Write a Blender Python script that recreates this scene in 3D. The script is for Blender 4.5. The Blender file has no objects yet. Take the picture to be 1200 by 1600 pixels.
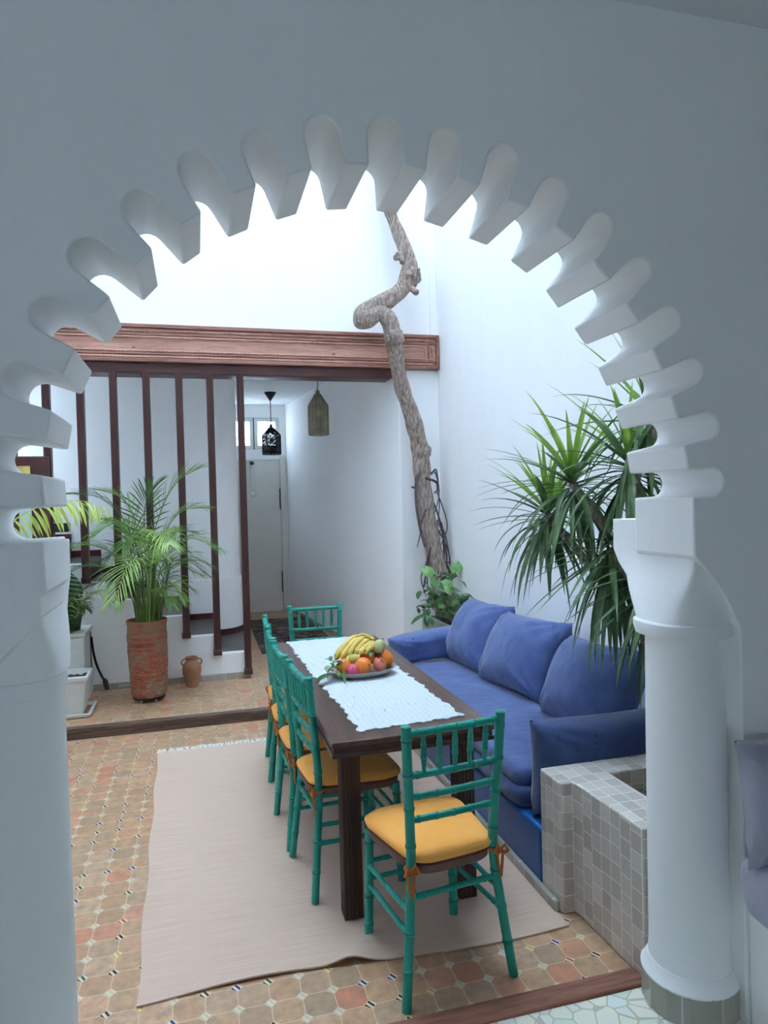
import bpy, bmesh, math, random
from mathutils import Vector, Matrix, noise
from math import sin, cos, pi, radians, sqrt

SC = bpy.context.scene
COL = SC.collection
R = random.Random(7)

# ------------------------------------------------------------------ camera
F_PX, PITCH, ROLL, HC, YAW = 1078.05, 0.018, -0.0257, 1.6512, 0.2635
cd = bpy.data.cameras.new('camera')
cam = bpy.data.objects.new('camera', cd)
COL.objects.link(cam)
cd.sensor_fit = 'AUTO'; cd.sensor_width = 36.0
cd.lens = F_PX / 1600.0 * 36.0
cd.clip_start = 0.05; cd.clip_end = 200
rh = Vector((cos(YAW), -sin(YAW), 0))
fw = Vector((sin(YAW) * cos(PITCH), cos(YAW) * cos(PITCH), -sin(PITCH)))
up = rh.cross(fw)
cx_ = rh * cos(ROLL) + up * sin(ROLL)
cy_ = up * cos(ROLL) - rh * sin(ROLL)
M = Matrix((cx_, cy_, -fw)).transposed().to_4x4()
M.translation = Vector((0, 0, HC))
cam.matrix_world = M
SC.camera = cam

# ------------------------------------------------------------------ light
w = bpy.data.worlds.new('overcast_sky'); SC.world = w; w.use_nodes = True
nt = w.node_tree; nt.nodes.clear()
wo = nt.nodes.new('ShaderNodeOutputWorld'); bg = nt.nodes.new('ShaderNodeBackground')
bg.inputs['Color'].default_value = (0.62, 0.80, 1.0, 1)
bg.inputs['Strength'].default_value = 14.5
nt.links.new(bg.outputs[0], wo.inputs[0])
SC.cycles.max_bounces = 12; SC.cycles.diffuse_bounces = 12; SC.cycles.glossy_bounces = 4; SC.cycles.transmission_bounces = 6

SC.view_settings.view_transform = 'Standard'
SC.view_settings.look = 'None'
SC.view_settings.exposure = 0.28
SC.view_settings.gamma = 1
SC.view_settings.use_curve_mapping = False

# ------------------------------------------------------------------ materials
def lin(r, g, b):
    def f(c):
        c /= 255.0
        return c / 12.92 if c <= 0.04045 else ((c + 0.055) / 1.055) ** 2.4
    return (f(r), f(g), f(b), 1)

class NT:
    def __init__(s, name):
        s.m = bpy.data.materials.new(name); s.m.use_nodes = True
        s.t = s.m.node_tree; s.t.nodes.clear()
        s.out = s.t.nodes.new('ShaderNodeOutputMaterial')
        s.p = s.t.nodes.new('ShaderNodeBsdfPrincipled')
        s.t.links.new(s.p.outputs[0], s.out.inputs[0])
    def n(s, kind, **kw):
        nd = s.t.nodes.new('ShaderNode' + kind)
        for k, v in kw.items(): setattr(nd, k, v)
        return nd
    def l(s, a, b): s.t.links.new(a, b)
    def coord(s, which='Object', scale=(1, 1, 1), rot=(0, 0, 0)):
        tc = s.n('TexCoord'); mp = s.n('Mapping')
        mp.inputs['Scale'].default_value = scale; mp.inputs['Rotation'].default_value = rot
        s.l(tc.outputs[which], mp.inputs[0]); return mp.outputs[0]
    def noise(s, vec, scale, detail=4, rough=0.55):
        nn = s.n('TexNoise'); nn.inputs['Scale'].default_value = scale
        nn.inputs['Detail'].default_value = detail; nn.inputs['Roughness'].default_value = rough
        s.l(vec, nn.inputs['Vector']); return nn.outputs['Fac']
    def ramp(s, fac, stops):
        r = s.n('ValToRGB'); e = r.color_ramp.elements
        while len(e) < len(stops): e.new(0.5)
        for i, (p, c) in enumerate(stops): e[i].position = p; e[i].color = c
        s.l(fac, r.inputs[0]); return r.outputs[0]
    def math(s, op, a, b=None, c=None):
        m = s.n('Math', operation=op)
        for i, v in enumerate((a, b, c)):
            if v is None: continue
            if isinstance(v, (int, float)): m.inputs[i].default_value = v
            else: s.l(v, m.inputs[i])
        return m.outputs[0]
    def mix(s, fac, a, b):
        m = s.n('Mix', data_type='RGBA')
        for i, v in ((0, fac), (6, a), (7, b)):
            if isinstance(v, (int, float)): m.inputs[i].default_value = v
            elif isinstance(v, tuple): m.inputs[i].default_value = v
            else: s.l(v, m.inputs[i])
        return m.outputs[2]
    def base(s, v):
        if isinstance(v, tuple): s.p.inputs['Base Color'].default_value = v
        else: s.l(v, s.p.inputs['Base Color'])
    def rough(s, v):
        if isinstance(v, (int, float)): s.p.inputs['Roughness'].default_value = v
        else: s.l(v, s.p.inputs['Roughness'])
    def bump(s, h, strength=0.3, dist=0.01):
        b = s.n('Bump'); b.inputs['Strength'].default_value = strength; b.inputs['Distance'].default_value = dist
        s.l(h, b.inputs['Height']); s.l(b.outputs[0], s.p.inputs['Normal'])
    def boxuv(s):
        """surface coordinates on axis-aligned faces: (along, up)"""
        tc = s.n('TexCoord'); sp = s.n('SeparateXYZ'); s.l(tc.outputs['Object'], sp.inputs[0])
        ge = s.n('NewGeometry'); sn = s.n('SeparateXYZ'); s.l(ge.outputs['Normal'], sn.inputs[0])
        ax = s.math('GREATER_THAN', s.math('ABSOLUTE', sn.outputs[0]), 0.6)
        az = s.math('GREATER_THAN', s.math('ABSOLUTE', sn.outputs[2]), 0.6)
        def sel(f, a, b):
            return s.math('ADD', s.math('MULTIPLY', f, b), s.math('MULTIPLY', s.math('SUBTRACT', 1.0, f), a))
        u = sel(ax, sp.outputs[0], sp.outputs[1]); v = sel(az, sp.outputs[2], sp.outputs[1])
        cb = s.n('CombineXYZ'); s.l(u, cb.inputs[0]); s.l(v, cb.inputs[1]); return cb.outputs[0]

def plain(name, col, rough=0.6, var=0.08, scale=12, bump=0.1, metallic=0, bscale=None, spec=0.5):
    t = NT(name); v = t.coord()
    f = t.noise(v, scale)
    d = tuple(max(0, c * (1 - var * 2.2)) for c in col[:3]) + (1,)
    h = tuple(min(1, c * (1 + var * 1.6)) for c in col[:3]) + (1,)
    t.base(t.ramp(f, [(0.3, d), (0.7, h)])); t.rough(rough)
    t.p.inputs['Metallic'].default_value = metallic
    t.p.inputs['Specular IOR Level'].default_value = spec
    if bump: t.bump(t.noise(v, bscale or scale * 4), bump, 0.004)
    return t.m

def plaster(name, col, bump=0.35):
    t = NT(name); v = t.coord()
    a = t.noise(v, 1.3, 5); b = t.noise(v, 14, 5, 0.6); c = t.noise(t.coord(scale=(1, 1, 0.25)), 5, 4)
    d = tuple(x * 0.96 for x in col[:3]) + (1,)
    t.base(t.mix(0.5, t.ramp(a, [(0.3, d), (0.7, col)]), t.ramp(c, [(0.25, d), (0.6, col)])))
    t.rough(0.75); t.p.inputs['Specular IOR Level'].default_value = 0.25
    h = t.math('ADD', t.math('MULTIPLY', b, 0.4), t.math('MULTIPLY', c, 0.9))
    t.bump(h, bump, 0.012)
    return t.m

def wood(name, dark, light, scale=6, axis=0, rough=0.45, contrast=(0.35, 0.65), knots=False):
    t = NT(name)
    sc = [9, 9, 9]; sc[axis] = 0.7
    v = t.coord(scale=tuple(sc))
    f = t.noise(v, scale, 6, 0.6)
    g = t.noise(t.coord(scale=tuple(x * 4 for x in sc)), scale, 3, 0.5)
    c = t.mix(0.35, t.ramp(f, [(contrast[0], dark), (contrast[1], light)]), t.ramp(g, [(0.3, dark), (0.7, light)]))
    if knots:
        vo = t.n('TexVoronoi'); vo.inputs['Scale'].default_value = 3.2
        t.l(t.coord(scale=(1, 1, 2.2)), vo.inputs['Vector'])
        k = t.ramp(vo.outputs['Distance'], [(0.03, (1, 1, 1, 1)), (0.09, (0, 0, 0, 1))])
        c = t.mix(k, c, tuple(x * 0.35 for x in dark[:3]) + (1,))
    t.base(c); t.rough(rough); t.bump(f, 0.15, 0.004)
    return t.m

def fabric(name, col, hi, weave=420, rough=0.9, fuzz=0.3, cscale=5):
    t = NT(name); v = t.coord()
    f = t.noise(v, cscale, 5, 0.6)
    fine = t.noise(v, weave, 2)
    c = t.mix(0.25, t.ramp(f, [(0.3, col), (0.72, hi)]), t.ramp(fine, [(0.3, col), (0.7, hi)]))
    t.base(c); t.rough(rough)
    t.p.inputs['Sheen Weight'].default_value = fuzz
    t.p.inputs['Specular IOR Level'].default_value = 0.2
    w1 = t.noise(t.coord(scale=(1, 1, .5)), 17, 4, 0.55)
    t.bump(t.math('ADD', t.math('MULTIPLY', w1, 1.6), t.math('MULTIPLY', fine, 0.2)), 0.5, 0.009)
    return t.m

def leafmat(name, col, hi, trans=0.35):
    t = NT(name); v = t.coord()
    f = t.noise(v, 9, 3)
    c = t.ramp(f, [(0.3, col), (0.7, hi)])
    t.base(c); t.rough(0.38)
    tr = t.n('BsdfTranslucent'); t.l(c, tr.inputs['Color'])
    ms = t.n('MixShader'); ms.inputs[0].default_value = trans
    t.l(t.p.outputs[0], ms.inputs[1]); t.l(tr.outputs[0], ms.inputs[2]); t.l(ms.outputs[0], t.out.inputs[0])
    return t.m

def octagon_tiles(name):
    """10 cm clay octagons with a small glazed square set at every corner"""
    t = NT(name); A = 0.1042
    tc = t.n('TexCoord'); sp = t.n('SeparateXYZ'); t.l(tc.outputs['Object'], sp.inputs[0])
    wob = t.n('TexNoise'); wob.inputs['Scale'].default_value = 9; t.l(tc.outputs['Object'], wob.inputs['Vector'])
    wv = t.math('MULTIPLY', t.math('SUBTRACT', wob.outputs['Fac'], 0.5), 0.07)
    X = t.math('ADD', t.math('MULTIPLY', t.math('SUBTRACT', sp.outputs[0], 0.706), 1 / A), wv)
    Y = t.math('SUBTRACT', t.math('MULTIPLY', t.math('SUBTRACT', sp.outputs[1], 2.175), 1 / A), wv)
    # distance to nearest grid corner
    rx = t.math('ROUND', X); ry = t.math('ROUND', Y)
    ddx = t.math('SUBTRACT', X, rx); ddy = t.math('SUBTRACT', Y, ry)
    dx = t.math('ABSOLUTE', ddx); dy = t.math('ABSOLUTE', ddy)
    man = t.math('ADD', dx, dy)
    S = 0.222
    inset = t.math('LESS_THAN', man, S - 0.035)
    joint_d = t.math('MULTIPLY', t.math('LESS_THAN', man, S), t.math('SUBTRACT', 1, inset))
    edge = t.math('LESS_THAN', t.math('MINIMUM', dx, dy), 0.016)
    joint = t.math('MAXIMUM', joint_d, t.math('MULTIPLY', edge, t.math('GREATER_THAN', man, S)))
    # tile body colour
    cb = t.n('CombineXYZ'); t.l(t.math('FLOOR', X), cb.inputs[0]); t.l(t.math('FLOOR', Y), cb.inputs[1])
    wn = t.n('TexWhiteNoise', noise_dimensions='2D'); t.l(cb.outputs[0], wn.inputs['Vector'])
    body = t.ramp(wn.outputs['Value'], [(0.0, lin(192, 144, 106)), (0.4, lin(208, 160, 118)), (0.55, lin(176, 142, 112)), (0.72, lin(214, 172, 136)), (0.88, lin(216, 148, 114)), (1.0, lin(214, 126, 92))])
    grime = t.noise(t.coord(), 22, 6, 0.7); big = t.noise(t.coord(), 1.4, 4)
    body = t.mix(t.ramp(grime, [(0.35, (0, 0, 0, 1)), (0.7, (0.75, 0.75, 0.75, 1))]), body, lin(128, 104, 88))
    body = t.mix(t.math('MULTIPLY', big, 0.35), body, lin(176, 150, 118))
    # inset colour
    cc = t.n('CombineXYZ'); t.l(rx, cc.inputs[0]); t.l(ry, cc.inputs[1])
    w2 = t.n('TexWhiteNoise', noise_dimensions='2D'); t.l(cc.outputs[0], w2.inputs['Vector'])
    ink = t.n('ValToRGB'); ink.color_ramp.interpolation = 'CONSTANT'
    st = [(0, lin(200, 192, 172)), (0.2, lin(52, 60, 140)), (0.34, lin(60, 50, 44)), (0.5, lin(196, 190, 170)), (0.66, lin(44, 92, 70)), (0.76, lin(210, 170, 70)), (0.86, lin(190, 96, 66)), (0.92, lin(196, 188, 168))]
    e = ink.color_ramp.elements
    while len(e) < len(st): e.new(0.5)
    for i, (p_, c_) in enumerate(st): e[i].position = p_; e[i].color = c_
    t.l(w2.outputs['Value'], ink.inputs[0])
    # each glazed square is half ink figure and half pale glaze
    fig = t.math('GREATER_THAN', t.math('SINE', t.math('MULTIPLY', t.math('ADD', ddx, t.math('MULTIPLY', ddy, 0.6)), 32)), 0.1)
    ins = t.mix(fig, lin(222, 206, 178), ink.outputs[0])
    c = t.mix(inset, body, ins)
    c = t.mix(t.math('MULTIPLY', joint, 0.75), c, lin(214, 188, 158))
    t.base(c)
    t.rough(t.math('SUBTRACT', 0.5, t.math('MULTIPLY', inset, 0.25)))
    h = t.math('ADD', t.math('MULTIPLY', t.math('SUBTRACT', 1, joint), 0.6), t.math('MULTIPLY', grime, 0.5))
    t.bump(h, 0.35, 0.004)
    return t.m

def zellij(name, c1, c2, grout, bw=0.06, bh=0.06, rough=0.28):
    t = NT(name); uv = t.boxuv()
    sp = t.n('SeparateXYZ'); t.l(uv, sp.inputs[0])
    col = t.math('FLOOR', t.math('MULTIPLY', sp.outputs[0], 1 / bw))
    wj = t.n('TexWhiteNoise', noise_dimensions='1D'); t.l(col, wj.inputs['W'])
    v2 = t.math('ADD', t.math('MULTIPLY', sp.outputs[1], 1 / bh), wj.outputs['Value'])
    fu = t.math('FRACT', t.math('MULTIPLY', sp.outputs[0], 1 / bw)); fv = t.math('FRACT', v2)
    ju = t.math('MINIMUM', fu, t.math('SUBTRACT', 1, fu)); jv = t.math('MINIMUM', fv, t.math('SUBTRACT', 1, fv))
    joint = t.math('LESS_THAN', t.math('MINIMUM', ju, jv), 0.022)
    cb = t.n('CombineXYZ'); t.l(col, cb.inputs[0]); t.l(t.math('FLOOR', v2), cb.inputs[1])
    wn = t.n('TexWhiteNoise', noise_dimensions='2D'); t.l(cb.outputs[0], wn.inputs['Vector'])
    body = t.ramp(wn.outputs['Value'], [(0, c1), (1, c2)])
    t.base(t.mix(joint, body, grout)); t.rough(rough)
    h = t.math('ADD', t.math('SUBTRACT', 1, joint), t.math('MULTIPLY', wn.outputs['Value'], 0.8))
    h = t.math('ADD', h, t.noise(t.coord(), 25, 2))
    t.bump(h, 0.4, 0.003)
    return t.m

def mosaic(name):
    t = NT(name); v = t.coord(scale=(1, 1, 0.01), rot=(0, 0, 0.12))
    def vor(feature):
        vo = t.n('TexVoronoi', feature=feature); vo.inputs['Scale'].default_value = 16
        vo.inputs['Randomness'].default_value = 0.75
        t.l(v, vo.inputs['Vector']); return vo
    d = vor('DISTANCE_TO_EDGE'); c = vor('F1')
    sp = t.n('SeparateColor'); t.l(c.outputs['Color'], sp.inputs[0])
    body = t.ramp(sp.outputs[0], [(0, lin(214, 224, 208)), (0.4, lin(238, 234, 214)), (0.7, lin(222, 232, 222)), (1, lin(242, 230, 212))])
    j = t.math('LESS_THAN', d.outputs['Distance'], 0.035)
    t.base(t.mix(j, body, lin(196, 192, 172))); t.rough(0.3)
    t.bump(d.outputs['Distance'], 0.2, 0.004)
    return t.m

M_ = {}
M_['plaster'] = plaster('white_plaster', lin(246, 246, 246))
M_['plaster_in'] = plaster('room_plaster', lin(196, 192, 190), 0.18)
M_['ceil'] = plaster('ceiling_plaster', lin(232, 234, 236), 0.1)
M_['tiles'] = octagon_tiles('clay_octagon_tiles')
M_['zellij'] = zellij('grey_zellij', lin(178, 168, 158), lin(214, 204, 194), lin(244, 238, 230), 0.058, 0.066)
M_['zellij_small'] = zellij('grey_skirting_tile', lin(150, 146, 134), lin(178, 174, 162), lin(200, 198, 188), 0.1, 0.3)
M_['mosaic'] = mosaic('pale_mosaic')
M_['thresh'] = wood('worn_threshold_wood', lin(104, 62, 50), lin(160, 106, 84), 5, 0, 0.6)
M_['stepwood'] = wood('old_step_wood', lin(62, 44, 38), lin(116, 92, 78), 5, 0, 0.55)
M_['beam'] = wood('cedar_beam', lin(156, 104, 90), lin(208, 158, 136), 3, 0, 0.4, knots=True)
M_['beamdk'] = wood('beam_moulding', lin(118, 74, 64), lin(176, 122, 106), 3, 0, 0.4)
M_['rope'] = wood('rope_moulding_wood', lin(168, 116, 100), lin(216, 168, 146), 3, 0, 0.4)
M_['post'] = wood('dark_mahogany', lin(52, 24, 22), lin(92, 50, 46), 4, 2, 0.38)
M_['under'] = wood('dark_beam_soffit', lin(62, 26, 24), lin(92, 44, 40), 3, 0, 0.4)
M_['tread'] = wood('dark_tread', lin(62, 56, 56), lin(96, 88, 86), 3, 0, 0.4)
M_['table'] = wood('dark_table_wood', lin(62, 42, 36), lin(104, 74, 64), 3, 1, 0.3)
M_['tableleg'] = wood('dark_table_leg_wood', lin(46, 28, 24), lin(78, 50, 42), 3, 2, 0.35)
M_['teal'] = plain('teal_paint', lin(22, 142, 126), 0.35, 0.08, 10, 0.12)
M_['orange'] = fabric('orange_cushion_cloth', lin(242, 160, 68), lin(252, 184, 98), 500, 0.8, 0.1)
M_['seatwood'] = plain('brown_seat_board', lin(106, 74, 66), 0.6, 0.12, 14, 0.1)
M_['tie'] = fabric('rust_tie_cloth', lin(150, 82, 36), lin(190, 112, 56), 300, 0.9, 0.1)
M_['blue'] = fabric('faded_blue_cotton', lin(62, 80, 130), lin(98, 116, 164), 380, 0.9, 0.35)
M_['bluedk'] = fabric('shaded_blue_cotton', lin(44, 58, 98), lin(70, 88, 132), 380, 0.9, 0.3)  # same blue sofa cloth with its shaded tone put into the colour
M_['bluepaint'] = plain('glossy_blue_paint', lin(14, 84, 150), 0.3, 0.1, 3, 0.08)
M_['thread'] = plain('dark_navy_thread', lin(26, 34, 66), 0.9, 0.05, 9, 0)
M_['grey'] = fabric('grey_cushion_cloth', lin(158, 156, 172), lin(190, 188, 204), 380, 0.9, 0.2)
M_['terra'] = None
M_['black'] = plain('black_metal', lin(26, 26, 28), 0.4, 0.1, 10, 0.05)
M_['brass'] = plain('aged_brass', lin(132, 122, 86), 0.35, 0.2, 30, 0.1, 0.8)
M_['whitepl'] = plain('white_plastic', lin(222, 224, 220), 0.4, 0.04, 8, 0.02)
M_['soil'] = plain('dark_soil', lin(84, 74, 64), 0.95, 0.5, 60, 1.0, bscale=90)
M_['drysoil'] = plain('dry_soil', lin(110, 100, 88), 0.95, 0.45, 60, 1.0, bscale=70)
M_['bark'] = None
M_['door'] = plain('grey_white_door_paint', lin(222, 220, 212), 0.5, 0.03, 3, 0.05)
M_['glass_w'] = None
M_['palm'] = leafmat('palm_green', lin(84, 130, 56), lin(140, 180, 92))
M_['palm2'] = leafmat('palm_light_green', lin(132, 176, 88), lin(190, 216, 132))
M_['palm3'] = leafmat('palm_dark_green', lin(52, 90, 44), lin(96, 136, 66))
M_['yellowgreen'] = leafmat('palm_yellow_green', lin(186, 206, 92), lin(222, 236, 134), 0.45)
M_['drac'] = leafmat('dracaena_dark_green', lin(60, 92, 54), lin(116, 146, 98), 0.25)
M_['drac2'] = leafmat('dracaena_lime', lin(118, 156, 62), lin(160, 192, 92), 0.4)
M_['stem'] = plain('palm_stem_green', lin(104, 122, 62), 0.5, 0.2, 20, 0.1)
M_['ivy'] = leafmat('ivy_green', lin(96, 146, 84), lin(150, 196, 124))
M_['ivydk'] = leafmat('ivy_dark_green', lin(48, 84, 48), lin(84, 122, 70))
M_['monstera'] = leafmat('monstera_green', lin(36, 70, 36), lin(66, 108, 54), 0.2)

def mk_terra():
    t = NT('weathered_terracotta'); v = t.coord()
    band = t.noise(t.coord(scale=(1.2, 1.2, 26)), 3, 4, 0.6)
    big = t.noise(v, 6, 5, 0.65)
    c = t.ramp(band, [(0.3, lin(110, 52, 36)), (0.5, lin(160, 80, 50)), (0.68, lin(180, 108, 78))])
    c = t.mix(t.ramp(big, [(0.42, (0, 0, 0, 1)), (0.56, (0.85, 0.85, 0.85, 1))]), c, lin(140, 110, 88))
    sp = t.noise(t.coord(scale=(1, 1, 5)), 24, 6, 0.75)
    sz = t.n('SeparateXYZ'); tcz = t.n('TexCoord'); t.l(tcz.outputs['Object'], sz.inputs[0])
    low = t.ramp(sz.outputs[2], [(0.12, (1, 1, 1, 1)), (0.5, (0.12, 0.12, 0.12, 1))])
    c = t.mix(t.math('MULTIPLY', t.ramp(sp, [(0.55, (0, 0, 0, 1)), (0.62, (0.75, 0.75, 0.75, 1))]), low), c, lin(208, 184, 164))
    t.base(c); t.rough(0.75); t.bump(t.math('ADD', band, t.math('MULTIPLY', sp, 0.4)), 0.6, 0.01)
    return t.m
M_['terra'] = mk_terra()
M_['amphora'] = plain('clay_amphora', lin(168, 122, 92), 0.8, 0.12, 9, 0.25)

def mk_bark():
    t = NT('vine_bark'); v = t.coord()
    f = t.noise(t.coord(scale=(7, 7, 1.6)), 9, 6, 0.7); g = t.noise(v, 8, 4)
    c = t.ramp(f, [(0.3, lin(96, 76, 68)), (0.48, lin(164, 142, 130)), (0.66, lin(222, 204, 192))])
    c = t.mix(t.math('MULTIPLY', g, 0.4), c, lin(126, 116, 106))
    t.base(c); t.rough(0.9); t.bump(f, 1.0, 0.02)
    return t.m
M_['bark'] = mk_bark()
M_['twig'] = plain('grey_twig', lin(96, 84, 88), 0.9, 0.2, 30, 0.2)

def mk_frost():
    t = NT('lace_frosted_glass'); v = t.coord()
    f = t.noise(v, 26, 3, 0.7)
    tr = t.n('BsdfTranslucent'); t.l(t.ramp(f, [(0.42, (0.5, 0.5, 0.5, 1)), (0.5, (1, 1, 1, 1))]), tr.inputs['Color'])
    tp = t.n('BsdfTransparent'); ms = t.n('MixShader'); ms.inputs[0].default_value = 0.45
    t.l(tp.outputs[0], ms.inputs[2]); t.l(tr.outputs[0], ms.inputs[1]); t.l(ms.outputs[0], t.out.inputs[0])
    return t.m
M_['frost'] = mk_frost()

def mk_rug():
    t = NT('beige_flatweave'); v = t.coord()
    st = t.noise(t.coord(scale=(0.6, 60, 1)), 6, 3, 0.6)
    f = t.noise(v, 240, 2); b = t.noise(v, 1.6, 4)
    c = t.ramp(st, [(0.3, lin(200, 170, 150)), (0.7, lin(230, 202, 182))])
    c = t.mix(t.math('MULTIPLY', f, 0.45), c, lin(164, 138, 122))
    c = t.mix(t.math('MULTIPLY', b, 0.3), c, lin(222, 196, 180))
    t.base(c); t.rough(0.95); t.p.inputs['Specular IOR Level'].default_value = 0.1
    t.bump(t.math('ADD', f, st), 0.5, 0.004)
    return t.m
M_['rug'] = mk_rug()
M_['fringe'] = plain('white_fringe', lin(226, 220, 210), 0.95, 0.06, 60, 0.3)

def mk_hallrug():
    t = NT('dark_patterned_rug'); v = t.coord()
    vo = t.n('TexVoronoi'); vo.inputs['Scale'].default_value = 16; t.l(v, vo.inputs['Vector'])
    sp = t.n('SeparateColor'); t.l(vo.outputs['Color'], sp.inputs[0])
    c = t.ramp(sp.outputs[0], [(0, lin(50, 42, 44)), (0.35, lin(96, 64, 58)), (0.6, lin(150, 126, 112)), (0.8, lin(60, 60, 76)), (1, lin(190, 170, 150))])
    t.base(t.mix(t.noise(v, 60, 3), c, lin(50, 40, 40))); t.rough(0.95)
    return t.m
M_['hallrug'] = mk_hallrug()

def mk_runner():
    t = NT('white_rag_runner'); v = t.coord()
    wv = t.n('TexWave', wave_type='BANDS', bands_direction='X'); wv.inputs['Scale'].default_value = 13
    wv.inputs['Distortion'].default_value = 1.6; wv.inputs['Detail'].default_value = 2; t.l(v, wv.inputs['Vector'])
    f = t.noise(v, 90, 3)
    sp = t.noise(t.coord(scale=(1, 0.35, 1)), 60, 2, 0.5)
    c = t.mix(t.ramp(sp, [(0.67, (0, 0, 0, 1)), (0.72, (0.55, 0.55, 0.55, 1))]), lin(200, 206, 208), lin(112, 116, 118))
    c = t.mix(t.ramp(wv.outputs['Fac'], [(0.0, (0.35, 0.35, 0.35, 1)), (0.1, (0, 0, 0, 1))]), c, lin(168, 168, 164))
    t.base(c); t.rough(0.95); t.bump(t.math('ADD', t.math('MULTIPLY', wv.outputs['Fac'], 0.5), f), 0.5, 0.002)
    return t.m
M_['runner'] = mk_runner()

def fruit(name, a, b, scale=20, rough=0.45, spots=None, bump=0.2):
    t = NT(name); v = t.coord(); f = t.noise(v, scale, 4)
    c = t.ramp(f, [(0.3, a), (0.7, b)])
    if spots:
        s_ = t.noise(v, 22, 3, 0.6); c = t.mix(t.ramp(s_, [(0.6, (0, 0, 0, 1)), (0.67, (0.85, 0.85, 0.85, 1))]), c, spots)
    t.base(c); t.rough(rough); t.bump(t.noise(v, 260, 2), bump, 0.002)
    return t.m
M_['orangef'] = fruit('orange_peel', lin(226, 116, 30), lin(244, 144, 56), bump=0.35)
M_['banana'] = fruit('banana_peel', lin(212, 174, 66), lin(232, 204, 110), 14, 0.5, lin(92, 60, 34))
M_['pink'] = fruit('pink_fruit_skin', lin(196, 58, 96), lin(226, 92, 122))
M_['redapple'] = fruit('red_apple_skin', lin(176, 58, 56), lin(214, 126, 112), 9, 0.35)
M_['pear'] = fruit('pear_skin', lin(168, 172, 108), lin(204, 202, 142), 14, 0.5)
M_['lime'] = fruit('green_yellow_skin', lin(172, 168, 72), lin(206, 200, 108), 14, 0.5)
M_['dish'] = plain('grey_glazed_ceramic', lin(164, 158, 154), 0.35, 0.06, 30, 0.1)
M_['yellowglass'] = plain('yellow_glass', lin(236, 214, 120), 0.3, 0.03, 5, 0)
M_['paleglass'] = plain('pale_reflective_glass', lin(206, 222, 230), 0.15, 0.03, 5, 0)
M_['greenplanter'] = plain('grey_green_planter_paint', lin(150, 166, 150), 0.6, 0.08, 6, 0.15)

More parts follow.
